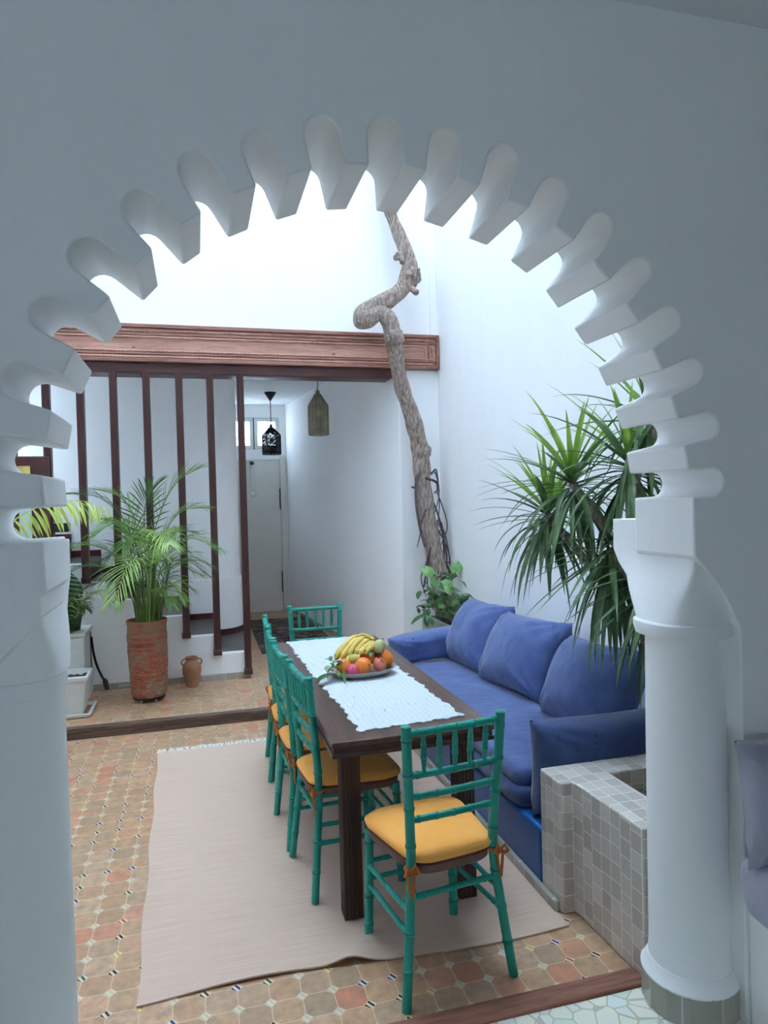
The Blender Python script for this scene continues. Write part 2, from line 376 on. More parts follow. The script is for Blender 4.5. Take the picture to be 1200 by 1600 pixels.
# ------------------------------------------------------------------ mesh helpers
class B:
    def __init__(s): s.bm = bmesh.new()
    def box(s, lo, hi, rot=None, pivot=None, taper=None):
        x0, y0, z0 = lo; x1, y1, z1 = hi
        vs = [Vector(p) for p in ((x0, y0, z0), (x1, y0, z0), (x1, y1, z0), (x0, y1, z0), (x0, y0, z1), (x1, y0, z1), (x1, y1, z1), (x0, y1, z1))]
        if rot is not None:
            pv = Vector(pivot) if pivot is not None else (Vector(lo) + Vector(hi)) / 2
            vs = [rot @ (v - pv) + pv for v in vs]
        v = [s.bm.verts.new(p) for p in vs]
        for f in ((0, 3, 2, 1), (4, 5, 6, 7), (0, 1, 5, 4), (1, 2, 6, 5), (2, 3, 7, 6), (3, 0, 4, 7)):
            s.bm.faces.new([v[i] for i in f])
        return s
    def prism(s, poly, axis, a, b):
        """poly in 2D extruded along axis from a to b ('x': (y,z), 'y': (x,z), 'z': (x,y))"""
        def P(p, t):
            return {'x': (t, p[0], p[1]), 'y': (p[0], t, p[1]), 'z': (p[0], p[1], t)}[axis]
        A = [s.bm.verts.new(P(p, a)) for p in poly]; Bv = [s.bm.verts.new(P(p, b)) for p in poly]
        n = len(poly)
        s.bm.faces.new(A[::-1]); s.bm.faces.new(Bv)
        for i in range(n): s.bm.faces.new((A[i], A[(i + 1) % n], Bv[(i + 1) % n], Bv[i]))
        return s
    def rings(s, rings, cap=True, close=True):
        """rings: list of lists of points, same length"""
        vv = [[s.bm.verts.new(p) for p in r] for r in rings]
        n = len(rings[0])
        for a, b in zip(vv, vv[1:]):
            for i in range(n if close else n - 1):
                s.bm.faces.new((a[i], a[(i + 1) % n], b[(i + 1) % n], b[i]))
        if cap and close:
            s.bm.faces.new(vv[0][::-1]); s.bm.faces.new(vv[-1])
        return s
    def tube(s, pts, rad, seg=10, cap=True, mod=None):
        pts = [Vector(p) for p in pts]
        if isinstance(rad, (int, float)): rad = [rad] * len(pts)
        t0 = (pts[1] - pts[0]).normalized()
        ref = Vector((0, 0, 1)) if abs(t0.z) < 0.9 else Vector((1, 0, 0))
        u = t0.cross(ref).normalized()
        rs = []
        for i, p in enumerate(pts):
            t = (pts[min(i + 1, len(pts) - 1)] - pts[max(i - 1, 0)]).normalized()
            u = (u - t * u.dot(t)).normalized(); v = t.cross(u)
            r = []
            for k in range(seg):
                a = 2 * pi * k / seg
                q = rad[i] * (mod(i, a, p) if mod else 1)
                r.append(p + (u * cos(a) + v * sin(a)) * q)
            rs.append(r)
        return s.rings(rs, cap)
    def lathe(s, prof, c=(0, 0, 0), seg=32, mod=None):
        rs = []
        for (r, z) in prof:
            rs.append([(c[0] + max(r, 1e-4) * cos(2 * pi * k / seg) * (mod(2 * pi * k / seg, z) if mod else 1), c[1] + max(r, 1e-4) * sin(2 * pi * k / seg) * (mod(2 * pi * k / seg, z) if mod else 1), c[2] + z) for k in range(seg)])
        return s.rings(rs)
    def grid(s, fn, nu, nv):
        vv = [[s.bm.verts.new(fn(i / nu, j / nv)) for j in range(nv + 1)] for i in range(nu + 1)]
        for i in range(nu):
            for j in range(nv):
                s.bm.faces.new((vv[i][j], vv[i + 1][j], vv[i + 1][j + 1], vv[i][j + 1]))
        return s
    def ball(s, c, r, sc=(1, 1, 1), seg=20, rot=None, fn=None):
        c = Vector(c); rs = []
        for i in range(seg // 2 + 1):
            th = pi * i / (seg // 2); ring = []
            for k in range(seg):
                a = 2 * pi * k / seg
                p = Vector((sin(th) * cos(a), sin(th) * sin(a), -cos(th)))
                if i in (0, seg // 2): p = Vector((1e-3 * cos(a), 1e-3 * sin(a), p.z))
                q = r * (fn(p) if fn else 1)
                p = Vector((p.x * sc[0], p.y * sc[1], p.z * sc[2])) * q
                if rot is not None: p = rot @ p
                ring.append(c + p)
            rs.append(ring)
        return s.rings(rs)

def link(name, b, mat, parent=None, label=None, bevel=0, smooth=0.7, subsurf=0, kind=None, segs=2):
    bm = b.bm
    off = parent_world(parent) if parent is not None else Vector((0, 0, 0))
    if off.length > 0:
        for v in bm.verts: v.co -= off
    bmesh.ops.recalc_face_normals(bm, faces=bm.faces[:])
    me = bpy.data.meshes.new(name); bm.to_mesh(me); bm.free()
    if smooth:
        for p in me.polygons: p.use_smooth = True
        me.set_sharp_from_angle(angle=smooth)
    for m in (mat if isinstance(mat, (list, tuple)) else [mat]): me.materials.append(m)
    o = bpy.data.objects.new(name, me); COL.objects.link(o)
    if parent is not None: o.parent = parent
    if bevel:
        md = o.modifiers.new('bevel', 'BEVEL'); md.width = bevel; md.segments = segs; md.limit_method = 'ANGLE'; md.angle_limit = radians(35)
        md.harden_normals = False
    if subsurf:
        md = o.modifiers.new('sub', 'SUBSURF'); md.levels = subsurf; md.render_levels = subsurf
    if label: o['label'] = label
    if kind: o['kind'] = kind
    return o

def parent_world(p):
    v = Vector((0, 0, 0))
    while p is not None: v += Vector(p.location); p = p.parent
    return v

def thing(name, label, cat, loc=(0, 0, 0), rz=0, group=None):
    o = bpy.data.objects.new(name, None); COL.objects.link(o)
    o.empty_display_size = 0.1
    o.location = loc; o.rotation_euler = (0, 0, rz)
    o['label'] = label; o['category'] = cat
    if group: o['group'] = group
    return o

def tag(o, label, cat, group=None):
    o['label'] = label; o['category'] = cat
    if group: o['group'] = group
    return o

def struct(name, b, mat, **k):
    o = link(name, b, mat, **k); o['kind'] = 'structure'; return o

def dup(root, loc, rz, label, group=None):
    r = root.copy(); COL.objects.link(r); r.location = loc; r.rotation_euler = (0, 0, rz); r['label'] = label
    if group: r['group'] = group
    for ch in list(root.children):
        c = ch.copy(); COL.objects.link(c); c.parent = r
        for g in list(ch.children):
            d = g.copy(); COL.objects.link(d); d.parent = c
    return r

def smoothpath(pts, n=8):
    """Catmull-Rom through the points"""
    P = [Vector(p) for p in pts]; P = [P[0] * 2 - P[1]] + P + [P[-1] * 2 - P[-2]]
    out = []
    for i in range(1, len(P) - 2):
        for k in range(n):
            t = k / n
            a, b, c, d = P[i - 1], P[i], P[i + 1], P[i + 2]
            out.append(0.5 * ((2 * b) + (c - a) * t + (2 * a - 5 * b + 4 * c - d) * t * t + (3 * b - a - 3 * c + d) * t ** 3))
    out.append(P[-2]); return out

# ================================================================== SETTING
H = 0.075          # raised floor beyond the patio step
YB = 6.337         # plane of the far wall, posts and stair string
XR = 2.285         # right courtyard wall
TOP = 16.0  # wall height out of view, stretched to even out the courtyard light

struct('floor', B().box((-1.9, 1.99, -0.2), (2.4, 5.30, 0)), M_['tiles'])
struct('floor.001', B().box((-2.4, 5.335, -0.2), (2.4, 10.3, H)), M_['tiles'])
struct('floor.002', B().box((-2.6, -3.2, -0.2), (3.4, 2.0, 0.0)), M_['mosaic'])
struct('trim_1', B().box((-0.56, 1.985, -0.02), (1.411, 2.068, 0.012)), M_['thresh'], bevel=0.006)
struct('trim_2', B().box((-1.9, 5.285, -0.05), (2.35, 5.345, H + 0.004)).box((-1.9, 5.279, 0.05), (2.35, 5.345, H + 0.006)), M_['stepwood'], bevel=0.004)

# --- the arch wall between the room and the patio
CX, CZ, RIN, ROUT = 0.534, 1.645, 0.88, 1.01
YF, YK = 1.75, 2.04
op = [(1.592, -0.05), (1.592, 1.22), (1.572, 1.262), (1.545, 1.315), (1.509, 1.371), (1.475, 1.412), (1.446, 1.44), (1.431, 1.455)]
for k in range(19):
    a = radians(2 + 10 * k)
    wd = 0.0415 + (0.003 if 5 < k < 15 else 0) + R.uniform(-0.0015, 0.0015)
    ro = ROUT + R.uniform(-0.006, 0.008); ri = RIN + R.uniform(-0.006, 0.006)
    u = Vector((cos(a), sin(a))); n = Vector((-sin(a), cos(a))); c = Vector((CX, CZ))
    if k == 0: op.append((1.431, CZ + RIN * sin(a) - wd))
    else: op.append(tuple(c + u * ri - n * wd))
    for q in range(0, 11):
        b_ = -pi / 2 + pi * q / 10
        op.append(tuple(c + u * (ro - wd + wd * cos(b_)) + n * wd * sin(b_)))
    if k == 18: op.append((-0.349, CZ + RIN * sin(a) - wd))
    else: op.append(tuple(c + u * ri + n * wd))
op += [(-0.344, 1.455), (-0.357, 1.448), (-0.359, 1.394), (-0.378, 1.372), (-0.406, 1.342), (-0.447, 1.298), (-0.50, 1.245), (-0.543, 1.22), (-0.543, -0.05)]
poly = [(3.4, -0.05), (3.4, TOP), (-2.6, TOP), (-2.6, -0.05)]
poly = op[::-1] + poly
struct('wall_arch', B().prism(poly, 'y', YF, YK), M_['plaster'], bevel=0.006, smooth=0.5)

# --- the room the photograph is taken from
struct('ceiling', B().box((-2.6, -3.2, 3.062), (3.4, 1.76, 3.2)), M_['ceil'])
struct('wall_room_left', B().box((-2.75, -3.2, -0.05), (-2.6, 1.8, 3.2)), M_['plaster_in'])
struct('wall_room_right', B().box((3.4, -3.2, -0.05), (3.55, 1.8, 3.2)), M_['plaster_in'])
bw = B()
WX0, WX1, WZ0, WZ1 = -1.1, -0.35, 1.2, 2.05  # opening added in the unseen back wall to let in fill light
bw.box((-2.6, -3.35, -0.05), (WX0, -3.2, 3.2)).box((WX1, -3.35, -0.05), (3.4, -3.2, 3.2))
bw.box((WX0, -3.35, -0.05), (WX1, -3.2, WZ0)).box((WX0, -3.35, WZ1), (WX1, -3.2, 3.2))
struct('wall_room_back', bw, M_['plaster_in'])

# --- courtyard walls
struct('wall_right', B().box((XR, 1.9, -0.05), (XR + 0.2, YB + 0.3, TOP)), M_['plaster'])
struct('wall_left', B().box((-2.05, 1.9, -0.05), (-1.85, 6.4, TOP)), M_['plaster'])
struct('wall_far', B().box((-2.4, YB, 2.885), (XR + 0.1, YB + 0.25, TOP)), M_['plaster'])
# pier beside the hall opening, and the hall's long side wall that bends inward
pl = [(1.884, YB), (XR + 0.15, YB), (XR + 0.15, 10.3), (1.26, 10.3), (1.262, 10.04), (1.36, 9.2), (1.53, 7.8), (1.66, 7.1), (1.79, 6.6)]
struct('wall_hall_right', B().prism(pl, 'z', 0.0, 3.2), M_['plaster'], bevel=0.01)
struct('trim_3', B().box((2.215, YB - 0.012, 3.214), (XR, YB + 0.02, TOP)), M_['plaster'], bevel=0.004)
# wall beside the stairs, ending in a rounded drum
pl = [(-2.4, 7.28)] + [(0.16 + 0.26 * sin(t * pi / 20), 7.54 - 0.26 * cos(t * pi / 20)) for t in range(0, 11)] + [(0.42, 10.1), (-2.4, 10.1)]
struct('wall_stair', B().prism(pl, 'z', 0.0, 3.1), M_['plaster'], smooth=0.6)
pl2 = [(-0.1, 7.265)] + [(0.16 + 0.275 * sin(t * pi / 20), 7.54 - 0.275 * cos(t * pi / 20)) for t in range(0, 11)] + [(0.435, 8.4), (-0.1, 8.4)]
struct('trim_4', B().prism(pl2, 'z', 0.3, 0.88), M_['plaster'], smooth=0.6, bevel=0.004)
struct('wall_stair_left', B().box((-2.5, 6.3, 0), (-2.3, 10.2, 3.1)), M_['plaster'])
struct('ceiling.001', B().box((-2.5, YB + 0.02, 3.056), (2.4, 10.3, 3.15)), M_['ceil'])
# hall end wall with door opening (closed leaf) and transom light
DX0, DX1 = 0.40, 1.195
he = B()
he.box((DX0, 10.04, 2.87), (DX1 - 0.03, 10.2, 3.06)).box((DX1 - 0.03, 10.04, 0), (1.30, 10.2, 3.06)).box((DX0, 10.04, 2.27), (DX1 - 0.03, 10.2, 2.417)).box((0.2, 10.04, 0), (DX0, 10.2, 3.06))
struct('wall_hall_end', he, M_['plaster'])
ds = struct('door_1', B().box((DX0, 10.06, H + 0.002), (DX1 - 0.03, 10.11, 2.27)), M_['door'], bevel=0.004)
link('door_hinge', B().box((DX1 - 0.045, 10.048, 1.55), (DX1 - 0.028, 10.064, 1.85)), M_['black'], ds)
link('door_hinge', B().box((DX1 - 0.045, 10.048, 0.35), (DX1 - 0.028, 10.064, 0.65)), M_['black'], ds)
struct('trim_5', B().box((DX1 - 0.03, 10.01, H), (DX1 + 0.05, 10.05, 2.33)), M_['door'], bevel=0.004)
wi = B()
for (a, b2) in ((DX0, 0.80), (0.815, 1.165)):
    wi.box((a, 10.05, 2.42), (b2, 10.10, 2.475)).box((a, 10.05, 2.815), (b2, 10.10, 2.868)).box((a, 10.05, 2.475), (a + 0.05, 10.10, 2.815)).box((b2 - 0.05, 10.05, 2.475), (b2, 10.10, 2.815))
ws = struct('window_1', wi, M_['whitepl'], bevel=0.003)
link('window_pane', B().box((DX0 + 0.05, 10.07, 2.47), (0.75, 10.075, 2.82)), M_['frost'], ws)
link('window_pane', B().box((0.865, 10.07, 2.47), (1.115, 10.075, 2.82)), M_['frost'], ws)
gb = B()
for a, b2 in ((DX0, 0.75), (0.86, 1.12)):
    for z in (2.59, 2.70): gb.box((a, 10.078, z - 0.006), (b2, 10.088, z + 0.006))
link('window_bar', gb, M_['black'], ws)
link('window_gap', B().box((0.800, 10.06, 2.41), (0.815, 10.09, 2.88)).box((DX0, 10.043, 2.868), (1.175, 10.06, 2.877)).box((1.165, 10.043, 2.415), (1.174, 10.06, 2.875)).box((DX0, 10.043, 2.408), (1.175, 10.06, 2.417)), M_['black'], ws)

# skirting strips
struct('baseboard_stair', B().box((-1.86, YB - 0.012, H), (0.42, YB + 0.02, H + 0.055)), M_['zellij_small'])
struct('baseboard_hall', B().prism([(1.884, YB - 0.0), (1.79, 6.6), (1.66, 7.1), (1.53, 7.8), (1.36, 9.2), (1.262, 10.03), (1.25, 10.03), (1.348, 9.2), (1.518, 7.8), (1.648, 7.1), (1.778, 6.6), (1.872, YB - 0.0)], 'z', H, H + 0.05), M_['zellij_small'])

# --- open staircase behind the posts: white stepped string, dark treads
SX = [0.42, 0.14, -0.126, -0.40, -0.668, -0.93, -1.195, -1.46, -1.86]
SZ = [0.306, 0.478, 0.67, 0.84, 1.005, 1.17, 1.335, 1.50]
pg = [(0.42, 0.0)]
for i, z in enumerate(SZ): pg += [(SX[i], z), (SX[i + 1], z)]
pg += [(-1.86, 0.0)]
st = thing('staircase', 'white stepped staircase with dark wooden treads rising to the left behind the posts', 'staircase', (0, YB, 0))
link('stringer', B().prism(pg, 'y', YB, YB + 0.09), M_['plaster'], st, bevel=0.004)
for i, z in enumerate(SZ):
    y1 = 7.28 if i else 8.3
    x1 = SX[i]
    link('tread', B().box((SX[i + 1] + 0.0, YB + 0.09, z - 0.05), (x1, y1, z - 0.001)), M_['tread'], st)
    link('riser', B().box((x1 - 0.025, YB + 0.09, z - 0.24 if i == 0 else z - 0.2), (x1 - 0.003, y1, z - 0.045)), M_['under'], st)
    if i:
        link('skirting', B().box((SX[i + 1], 7.262, z), (x1, 7.28, z + 0.06)), M_['under'], st)
    else:
        pk = [(0.14, 7.255)] + [(0.16 + 0.29 * sin(t * pi / 20), 7.54 - 0.29 * cos(t * pi / 20)) for t in range(0, 11)] + [(0.45, 8.3), (0.14, 8.3)]
        link('skirting', B().prism(pk, 'z', z - 0.002, z + 0.055), M_['under'], st)

# --- carved fascia beam, its dark soffit board and rope mouldings
bt = thing('carved_beam', 'long reddish carved wooden beam with rope moulding across the far white wall', 'beam', (0, YB, 2.889))
link('fascia_board', B().box((-2.0, YB - 0.045, 2.895), (2.262, YB, 3.205)), M_['beam'], bt)
fr = B()
for z0, z1, y in ((3.18, 3.212, 0.075), (3.118, 3.14, 0.062), (2.888, 2.918, 0.075), (2.952, 2.97, 0.062)):
    fr.box((-2.0, YB - y, z0), (2.277, YB, z1))
for x0, x1, y in ((2.252, 2.28, 0.075), (2.168, 2.186, 0.062)):
    fr.box((x0, YB - y, 2.889 if x0 > 2.2 else 2.952), (x1, YB, 3.211 if x0 > 2.2 else 3.14))
link('moulding', fr, M_['beamdk'], bt, bevel=0.004)
def rope(a, b, r=0.010):
    a = Vector(a); b = Vector(b); n = int((b - a).length / 0.006)
    pts = [a.lerp(b, i / n) for i in range(n + 1)]
    return B().tube(pts, r, 8, mod=lambda i, t, p: 1 + 0.28 * sin(2 * t + i * 1.15))
y = YB - 0.052
for z in (3.158, 3.104, 2.934, 2.984):
    link('rope_moulding', rope((-1.9, y, z), (2.215, y, z)), M_['rope'], bt, smooth=1.2)
for x in (2.222, 2.152):
    link('rope_moulding', rope((x, y, 2.934), (x, y, 3.158)), M_['rope'], bt, smooth=1.2)
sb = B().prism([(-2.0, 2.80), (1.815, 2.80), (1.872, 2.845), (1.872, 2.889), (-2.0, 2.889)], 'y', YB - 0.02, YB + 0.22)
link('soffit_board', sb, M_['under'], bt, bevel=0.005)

# --- eight fluted posts standing on the steps
PX = [0.398, 0.135, -0.128, -0.40, -0.668, -0.930, -1.195, -1.46]
PZ = [0.115] + [SZ[i] for i in range(7)]
where = ['nearest the hall, standing on the lowest floor', 'second from the hall, on the bottom step', 'third from the hall, right behind the palm fronds', 'fourth from the hall, rising above the middle of the palm',
         'fifth from the hall, rising above the left of the palm', 'sixth from the hall, left of the palm', 'seventh from the hall, beside the glazed door', 'furthest from the hall, behind the glazed door']
for i, (x, z) in enumerate(zip(PX, PZ)):
    t = thing('stair_post', 'tall dark fluted wooden post ' + where[i], 'post', (x, YB - 0.03, z), 0, 'dark posts along the stairs')
    hw = 0.031; fl = []
    # fluted section
    nf = 4
    for k in range(nf):
        x0 = -hw + 2 * hw * k / nf; x1 = -hw + 2 * hw * (k + 1) / nf; d = 0.005
        fl += [(x + x0 + 0.002, YB - 0.062), (x + x0 + 0.004, YB - 0.062 + d), (x + x1 - 0.004, YB - 0.062 + d), (x + x1 - 0.002, YB - 0.062)]
    fl += [(x + hw, YB + 0.0), (x - hw, YB + 0.0)]
    link('post_shaft', B().prism(fl, 'z', z, 2.80), M_['post'], t, smooth=0.3)
    link('post_foot', B().box((x - hw - 0.006, YB - 0.067, z), (x + hw + 0.006, YB - 0.0005, z + 0.05)), M_['post'], t, bevel=0.004)

# --- columns and capitals that carry the arch
def sring(c, a, b, n, N=48):
    o = []
    for k in range(N):
        t = 2 * pi * (k + 0.5) / N; ct, s_ = cos(t), sin(t)
        o.append((c[0] + a * math.copysign(abs(ct) ** (2 / n), ct), c[1] + b * math.copysign(abs(s_) ** (2 / n), s_), c[2]))
    return o
def column(sx, xc, label):
    t = thing('arch_column', label, 'column', (xc, 1.9, 0))
    X = lambda x: xc + sx * (x - 1.507)
    prof = [(0.128, 0.13), (0.124, 0.2), (0.123, 0.5), (0.121, 0.9), (0.118, 1.20), (0.118, 1.21)]
    link('shaft', B().rings([[(X(1.507) + r * cos(2 * pi * k / 64), 1.9 + r * sin(2 * pi * k / 64), z) for k in range(64)] for r, z in prof]), M_['plaster'], t)
    rr = []
    # capital: round below, square block above
    for (z, cxx, cyy, a, b_, n) in ((1.195, 1.507, 1.9, .128, .128, 2), (1.198, 1.507, 1.9, .143, .139, 2.3), (1.222, 1.507, 1.9, .147, .141, 2.5), (1.238, 1.507, 1.9, .144, .139, 2.6), (1.243, 1.510, 1.902, .132, .134, 2.8),
            (1.29, 1.520, 1.91, .126, .143, 5), (1.33, 1.532, 1.92, .124, .153, 9), (1.37, 1.546, 1.932, .122, .165, 16), (1.41, 1.56, 1.962, .123, .196, 26), (1.455, 1.572, 1.978, .130, .213, 40), (1.56, 1.575, 1.978, .132, .213, 40)):
        if sx < 0 and z < 1.24: a = b_ = .118 + (a - .118) * .25
        rr.append(sring((X(cxx) + (0.010 * min(1, max(0, (z - 1.24) / .05)) + .022 * min(1, max(0, (z - 1.3) / .15)) if sx < 0 else 0), cyy, z), a, b_, n))
    link('capital', B().rings(rr), M_['plaster'], t, smooth=0.45)
    link('base_moulding', B().lathe([(0.150, 0.095), (0.151, 0.101), (0.143, 0.113), (0.134, 0.128), (0.130, 0.140), (0.12, 0.141)], (X(1.507), 1.9, 0), 48), M_['plaster'], t)
    link('tile_base', B().lathe([(0.151, 0.0), (0.151, 0.097)], (X(1.507), 1.9, 0), 14), M_['zellij_small'], t, smooth=0.2, label='grey tiled ring around the column foot')
column(1, 1.507, 'white plaster column with bulging capital right of the arch, in front of the planter')
column(-1, -0.460, 'white plaster column cut by the left edge of the picture')

# ================================================================== FURNITURE
# --- rug with fringe
def rug_z(x, y):
    z = 0.008
    # a soft wave near the front edge, and a ripple by the sofa
    z += 0.028 * math.exp(-((x - 0.50 - (y - 2.4) * 0.9) / 0.07) ** 2) * math.exp(-((y - 2.4) / 0.22) ** 2)
    z += 0.008 * math.exp(-((y - 2.40) / 0.04) ** 2) * (0.5 + 0.5 * sin(x * 9))
    return z
def rug_pt(u, v, top):
    y = 2.368 + v * (4.79 - 2.368)
    x0 = -0.243 - 0.06 * v; x1 = 1.325 - 0.02 * v
    x = x0 + u * (x1 - x0)
    y += (1 - v) * 0.035 * sin(u * 5.2 + 0.4) * (1 - v) ** 2
    x += 0.006 * sin(v * 23) * (1 if u < 0.5 else -1) * abs(u - 0.5) * 2
    z = rug_z(x, y)
    return (x, y, z if top else max(0.0015, z - 0.006))
b = B(); NU, NV = 60, 70
tp = [[b.bm.verts.new(rug_pt(i / NU, j / NV, True)) for j in range(NV + 1)] for i in range(NU + 1)]
bo = [[b.bm.verts.new(rug_pt(i / NU, j / NV, False)) for j in range(NV + 1)] for i in range(NU + 1)]
for i in range(NU):
    for j in range(NV):
        b.bm.faces.new((tp[i][j], tp[i + 1][j], tp[i + 1][j + 1], tp[i][j + 1]))
        b.bm.faces.new((bo[i][j], bo[i][j + 1], bo[i + 1][j + 1], bo[i + 1][j]))
for i in range(NU):
    b.bm.faces.new((tp[i][0], bo[i][0], bo[i + 1][0], tp[i + 1][0])); b.bm.faces.new((tp[i][NV], tp[i + 1][NV], bo[i + 1][NV], bo[i][NV]))
for j in range(NV):
    b.bm.faces.new((tp[0][j], tp[0][j + 1], bo[0][j + 1], bo[0][j])); b.bm.faces.new((tp[NU][j], bo[NU][j], bo[NU][j + 1], tp[NU][j + 1]))
rug = thing('rug', 'large beige flat-woven rug under the dining table and teal chairs', 'rug', (0.5, 3.6, 0))
link('woven_field', b, M_['rug'], rug)
b = B()
for i in range(230):
    u = i / 229; p = Vector(rug_pt(u, 1, True)); a = R.uniform(-0.5, 0.5); L = R.uniform(0.05, 0.085)
    q = p + Vector((sin(a) * L, L * cos(a), -0.003)); m = (p + q) / 2 + Vector((R.uniform(-.01, .01), 0, 0.008))
    b.tube([p, m, q], [0.004, 0.0045, 0.003], 5)
link('fringe', b, M_['fringe'], rug, label='white fringe along the far edge', kind='stuff')

# dark patterned runner in the hall
hr = B().box((0.60, 7.25, H), (1.42, 9.35, H + 0.012))
tag(link('hall_rug', hr, M_['hallrug'], bevel=0.003), 'dark multicoloured patterned rug on the hall floor beyond the far chair', 'rug')

# --- dining table
TX0, TX1, TY0, TY1, TH = 0.456, 1.111, 2.518, 4.437, 0.75
tb = thing('dining_table', 'long dark brown wooden dining table in the middle of the patio', 'table', ((TX0 + TX1) / 2, (TY0 + TY1) / 2, 0))
link('tabletop', B().box((TX0, TY0, TH - 0.022), (TX1, TY1, TH)), M_['table'], tb, bevel=0.003)
ed = B()
for o_, z0, z1 in ((0.0, -0.062, -0.045), (0.006, -0.047, -0.02)):
    ed.box((TX0 + o_, TY0 + o_, TH + z0), (TX1 - o_, TY0 + 0.05, TH + z1)).box((TX0 + o_, TY1 - 0.05, TH + z0), (TX1 - o_, TY1 - o_, TH + z1))
    ed.box((TX0 + o_, TY0 + 0.05, TH + z0), (TX0 + 0.05, TY1 - 0.05, TH + z1)).box((TX1 - 0.05, TY0 + 0.05, TH + z0), (TX1 - o_, TY1 - 0.05, TH + z1))
link('apron', ed, M_['tableleg'], tb, bevel=0.003)
link('under_frame', B().box((TX0 + 0.08, TY0 + 0.1, TH - 0.06), (TX1 - 0.08, TY1 - 0.1, TH - 0.024)), M_['tableleg'], tb)
def fluted(x, y, hw, z0, z1):
    pts = []
    for sx_, sy_, tx, ty in ((-1, -1, 1, 0), (1, -1, 0, 1), (1, 1, -1, 0), (-1, 1, 0, -1)):
        n = 5
        nx, ny = (ty, -tx)  # outward
        for k in range(n):
            a0 = 2 * hw * k / n; a1 = 2 * hw * (k + 1) / n; d = 0.005
            bx, by = x + sx_ * hw, y + sy_ * hw
            for a, dd in ((a0 + 0.002, 0), (a0 + 0.004, d), (a1 - 0.004, d), (a1 - 0.002, 0)):
                pts.append((bx + tx * a - nx * dd, by + ty * a - ny * dd))
    return B().prism(pts, 'z', z0, z1)
for x in (0.545, 1.022):
    for y in (2.655, 4.30):
        link('leg', fluted(x, y, 0.038, 0.012, TH - 0.06), M_['tableleg'], tb, smooth=0.3)

# runner cloth
def run_pt(u, v):
    x0 = 0.584 + (0.522 - 0.584) * v; x1 = 1.030 + (0.985 - 1.030) * v
    y0 = 2.605 + 0.045 * u; y1 = 4.425 + 0.02 * u
    x = x0 + (x1 - x0) * u; y = y0 + (y1 - y0) * v
    e = 0.007 * sin(v * 60 + 3 * sin(v * 17)) + 0.005 * sin(v * 143)
    x += e * (2 * u - 1) ** 3
    y += (0.006 * sin(u * 31 + 1) + 0.004 * sin(u * 77)) * (2 * v - 1) ** 3
    return (x, y, TH + 0.0035 + 0.0006 * (1 + sin(u * 90)) * 0.5 + 0.0005 * (1 + sin(v * 75 + u * 9)))
b = B(); NU, NV = 64, 220
g1 = [[b.bm.verts.new(run_pt(i / NU, j / NV)) for j in range(NV + 1)] for i in range(NU + 1)]
g0 = [[b.bm.verts.new((*run_pt(i / NU, j / NV)[:2], TH + 0.0004)) for j in range(NV + 1)] for i in range(NU + 1)]
for i in range(NU):
    for j in range(NV): b.bm.faces.new((g1[i][j], g1[i + 1][j], g1[i + 1][j + 1], g1[i][j + 1]))
for i in range(NU):
    b.bm.faces.new((g1[i][0], g0[i][0], g0[i + 1][0], g1[i + 1][0])); b.bm.faces.new((g1[i][NV], g1[i + 1][NV], g0[i + 1][NV], g0[i][NV]))
for j in range(NV):
    b.bm.faces.new((g1[0][j], g1[0][j + 1], g0[0][j + 1], g0[0][j])); b.bm.faces.new((g1[NU][j], g0[NU][j], g0[NU][j + 1], g1[NU][j + 1]))
tag(link('table_runner', b, M_['runner']), 'white woven rag table runner with frayed edges on the dark table', 'table runner')

# --- bamboo-style chairs: origin on the floor under the back, front towards +y
def bamboo(pts, r, nodes, seg=10, taper=None, n=14):
    P = smoothpath(pts, n); L = [0]
    for a, c in zip(P, P[1:]): L.append(L[-1] + (c - a).length)
    tot = L[-1]
    # resample with rings at the nodes
    ss = sorted(set([tot * i / 24 for i in range(25)] + [max(0, min(tot, tot * q + e)) for q in nodes for e in (-0.007, -0.004, -0.0022, 0, 0.0022, 0.004, 0.007)]))
    out = []; rad = []
    for s_ in ss:
        k = max(i for i in range(len(L)) if L[i] <= s_ + 1e-9); k = min(k, len(P) - 2)
        t = (s_ - L[k]) / max(1e-9, L[k + 1] - L[k]); out.append(P[k].lerp(P[k + 1], t))
        q = r if taper is None else r * taper(s_ / tot)
        for nd in nodes:
            d = abs(s_ - tot * nd)
            if d < 0.0012: q *= 0.93
            elif d < 0.0045: q *= 1.16
        rad.append(q)
    return B().tube(out, rad, seg)
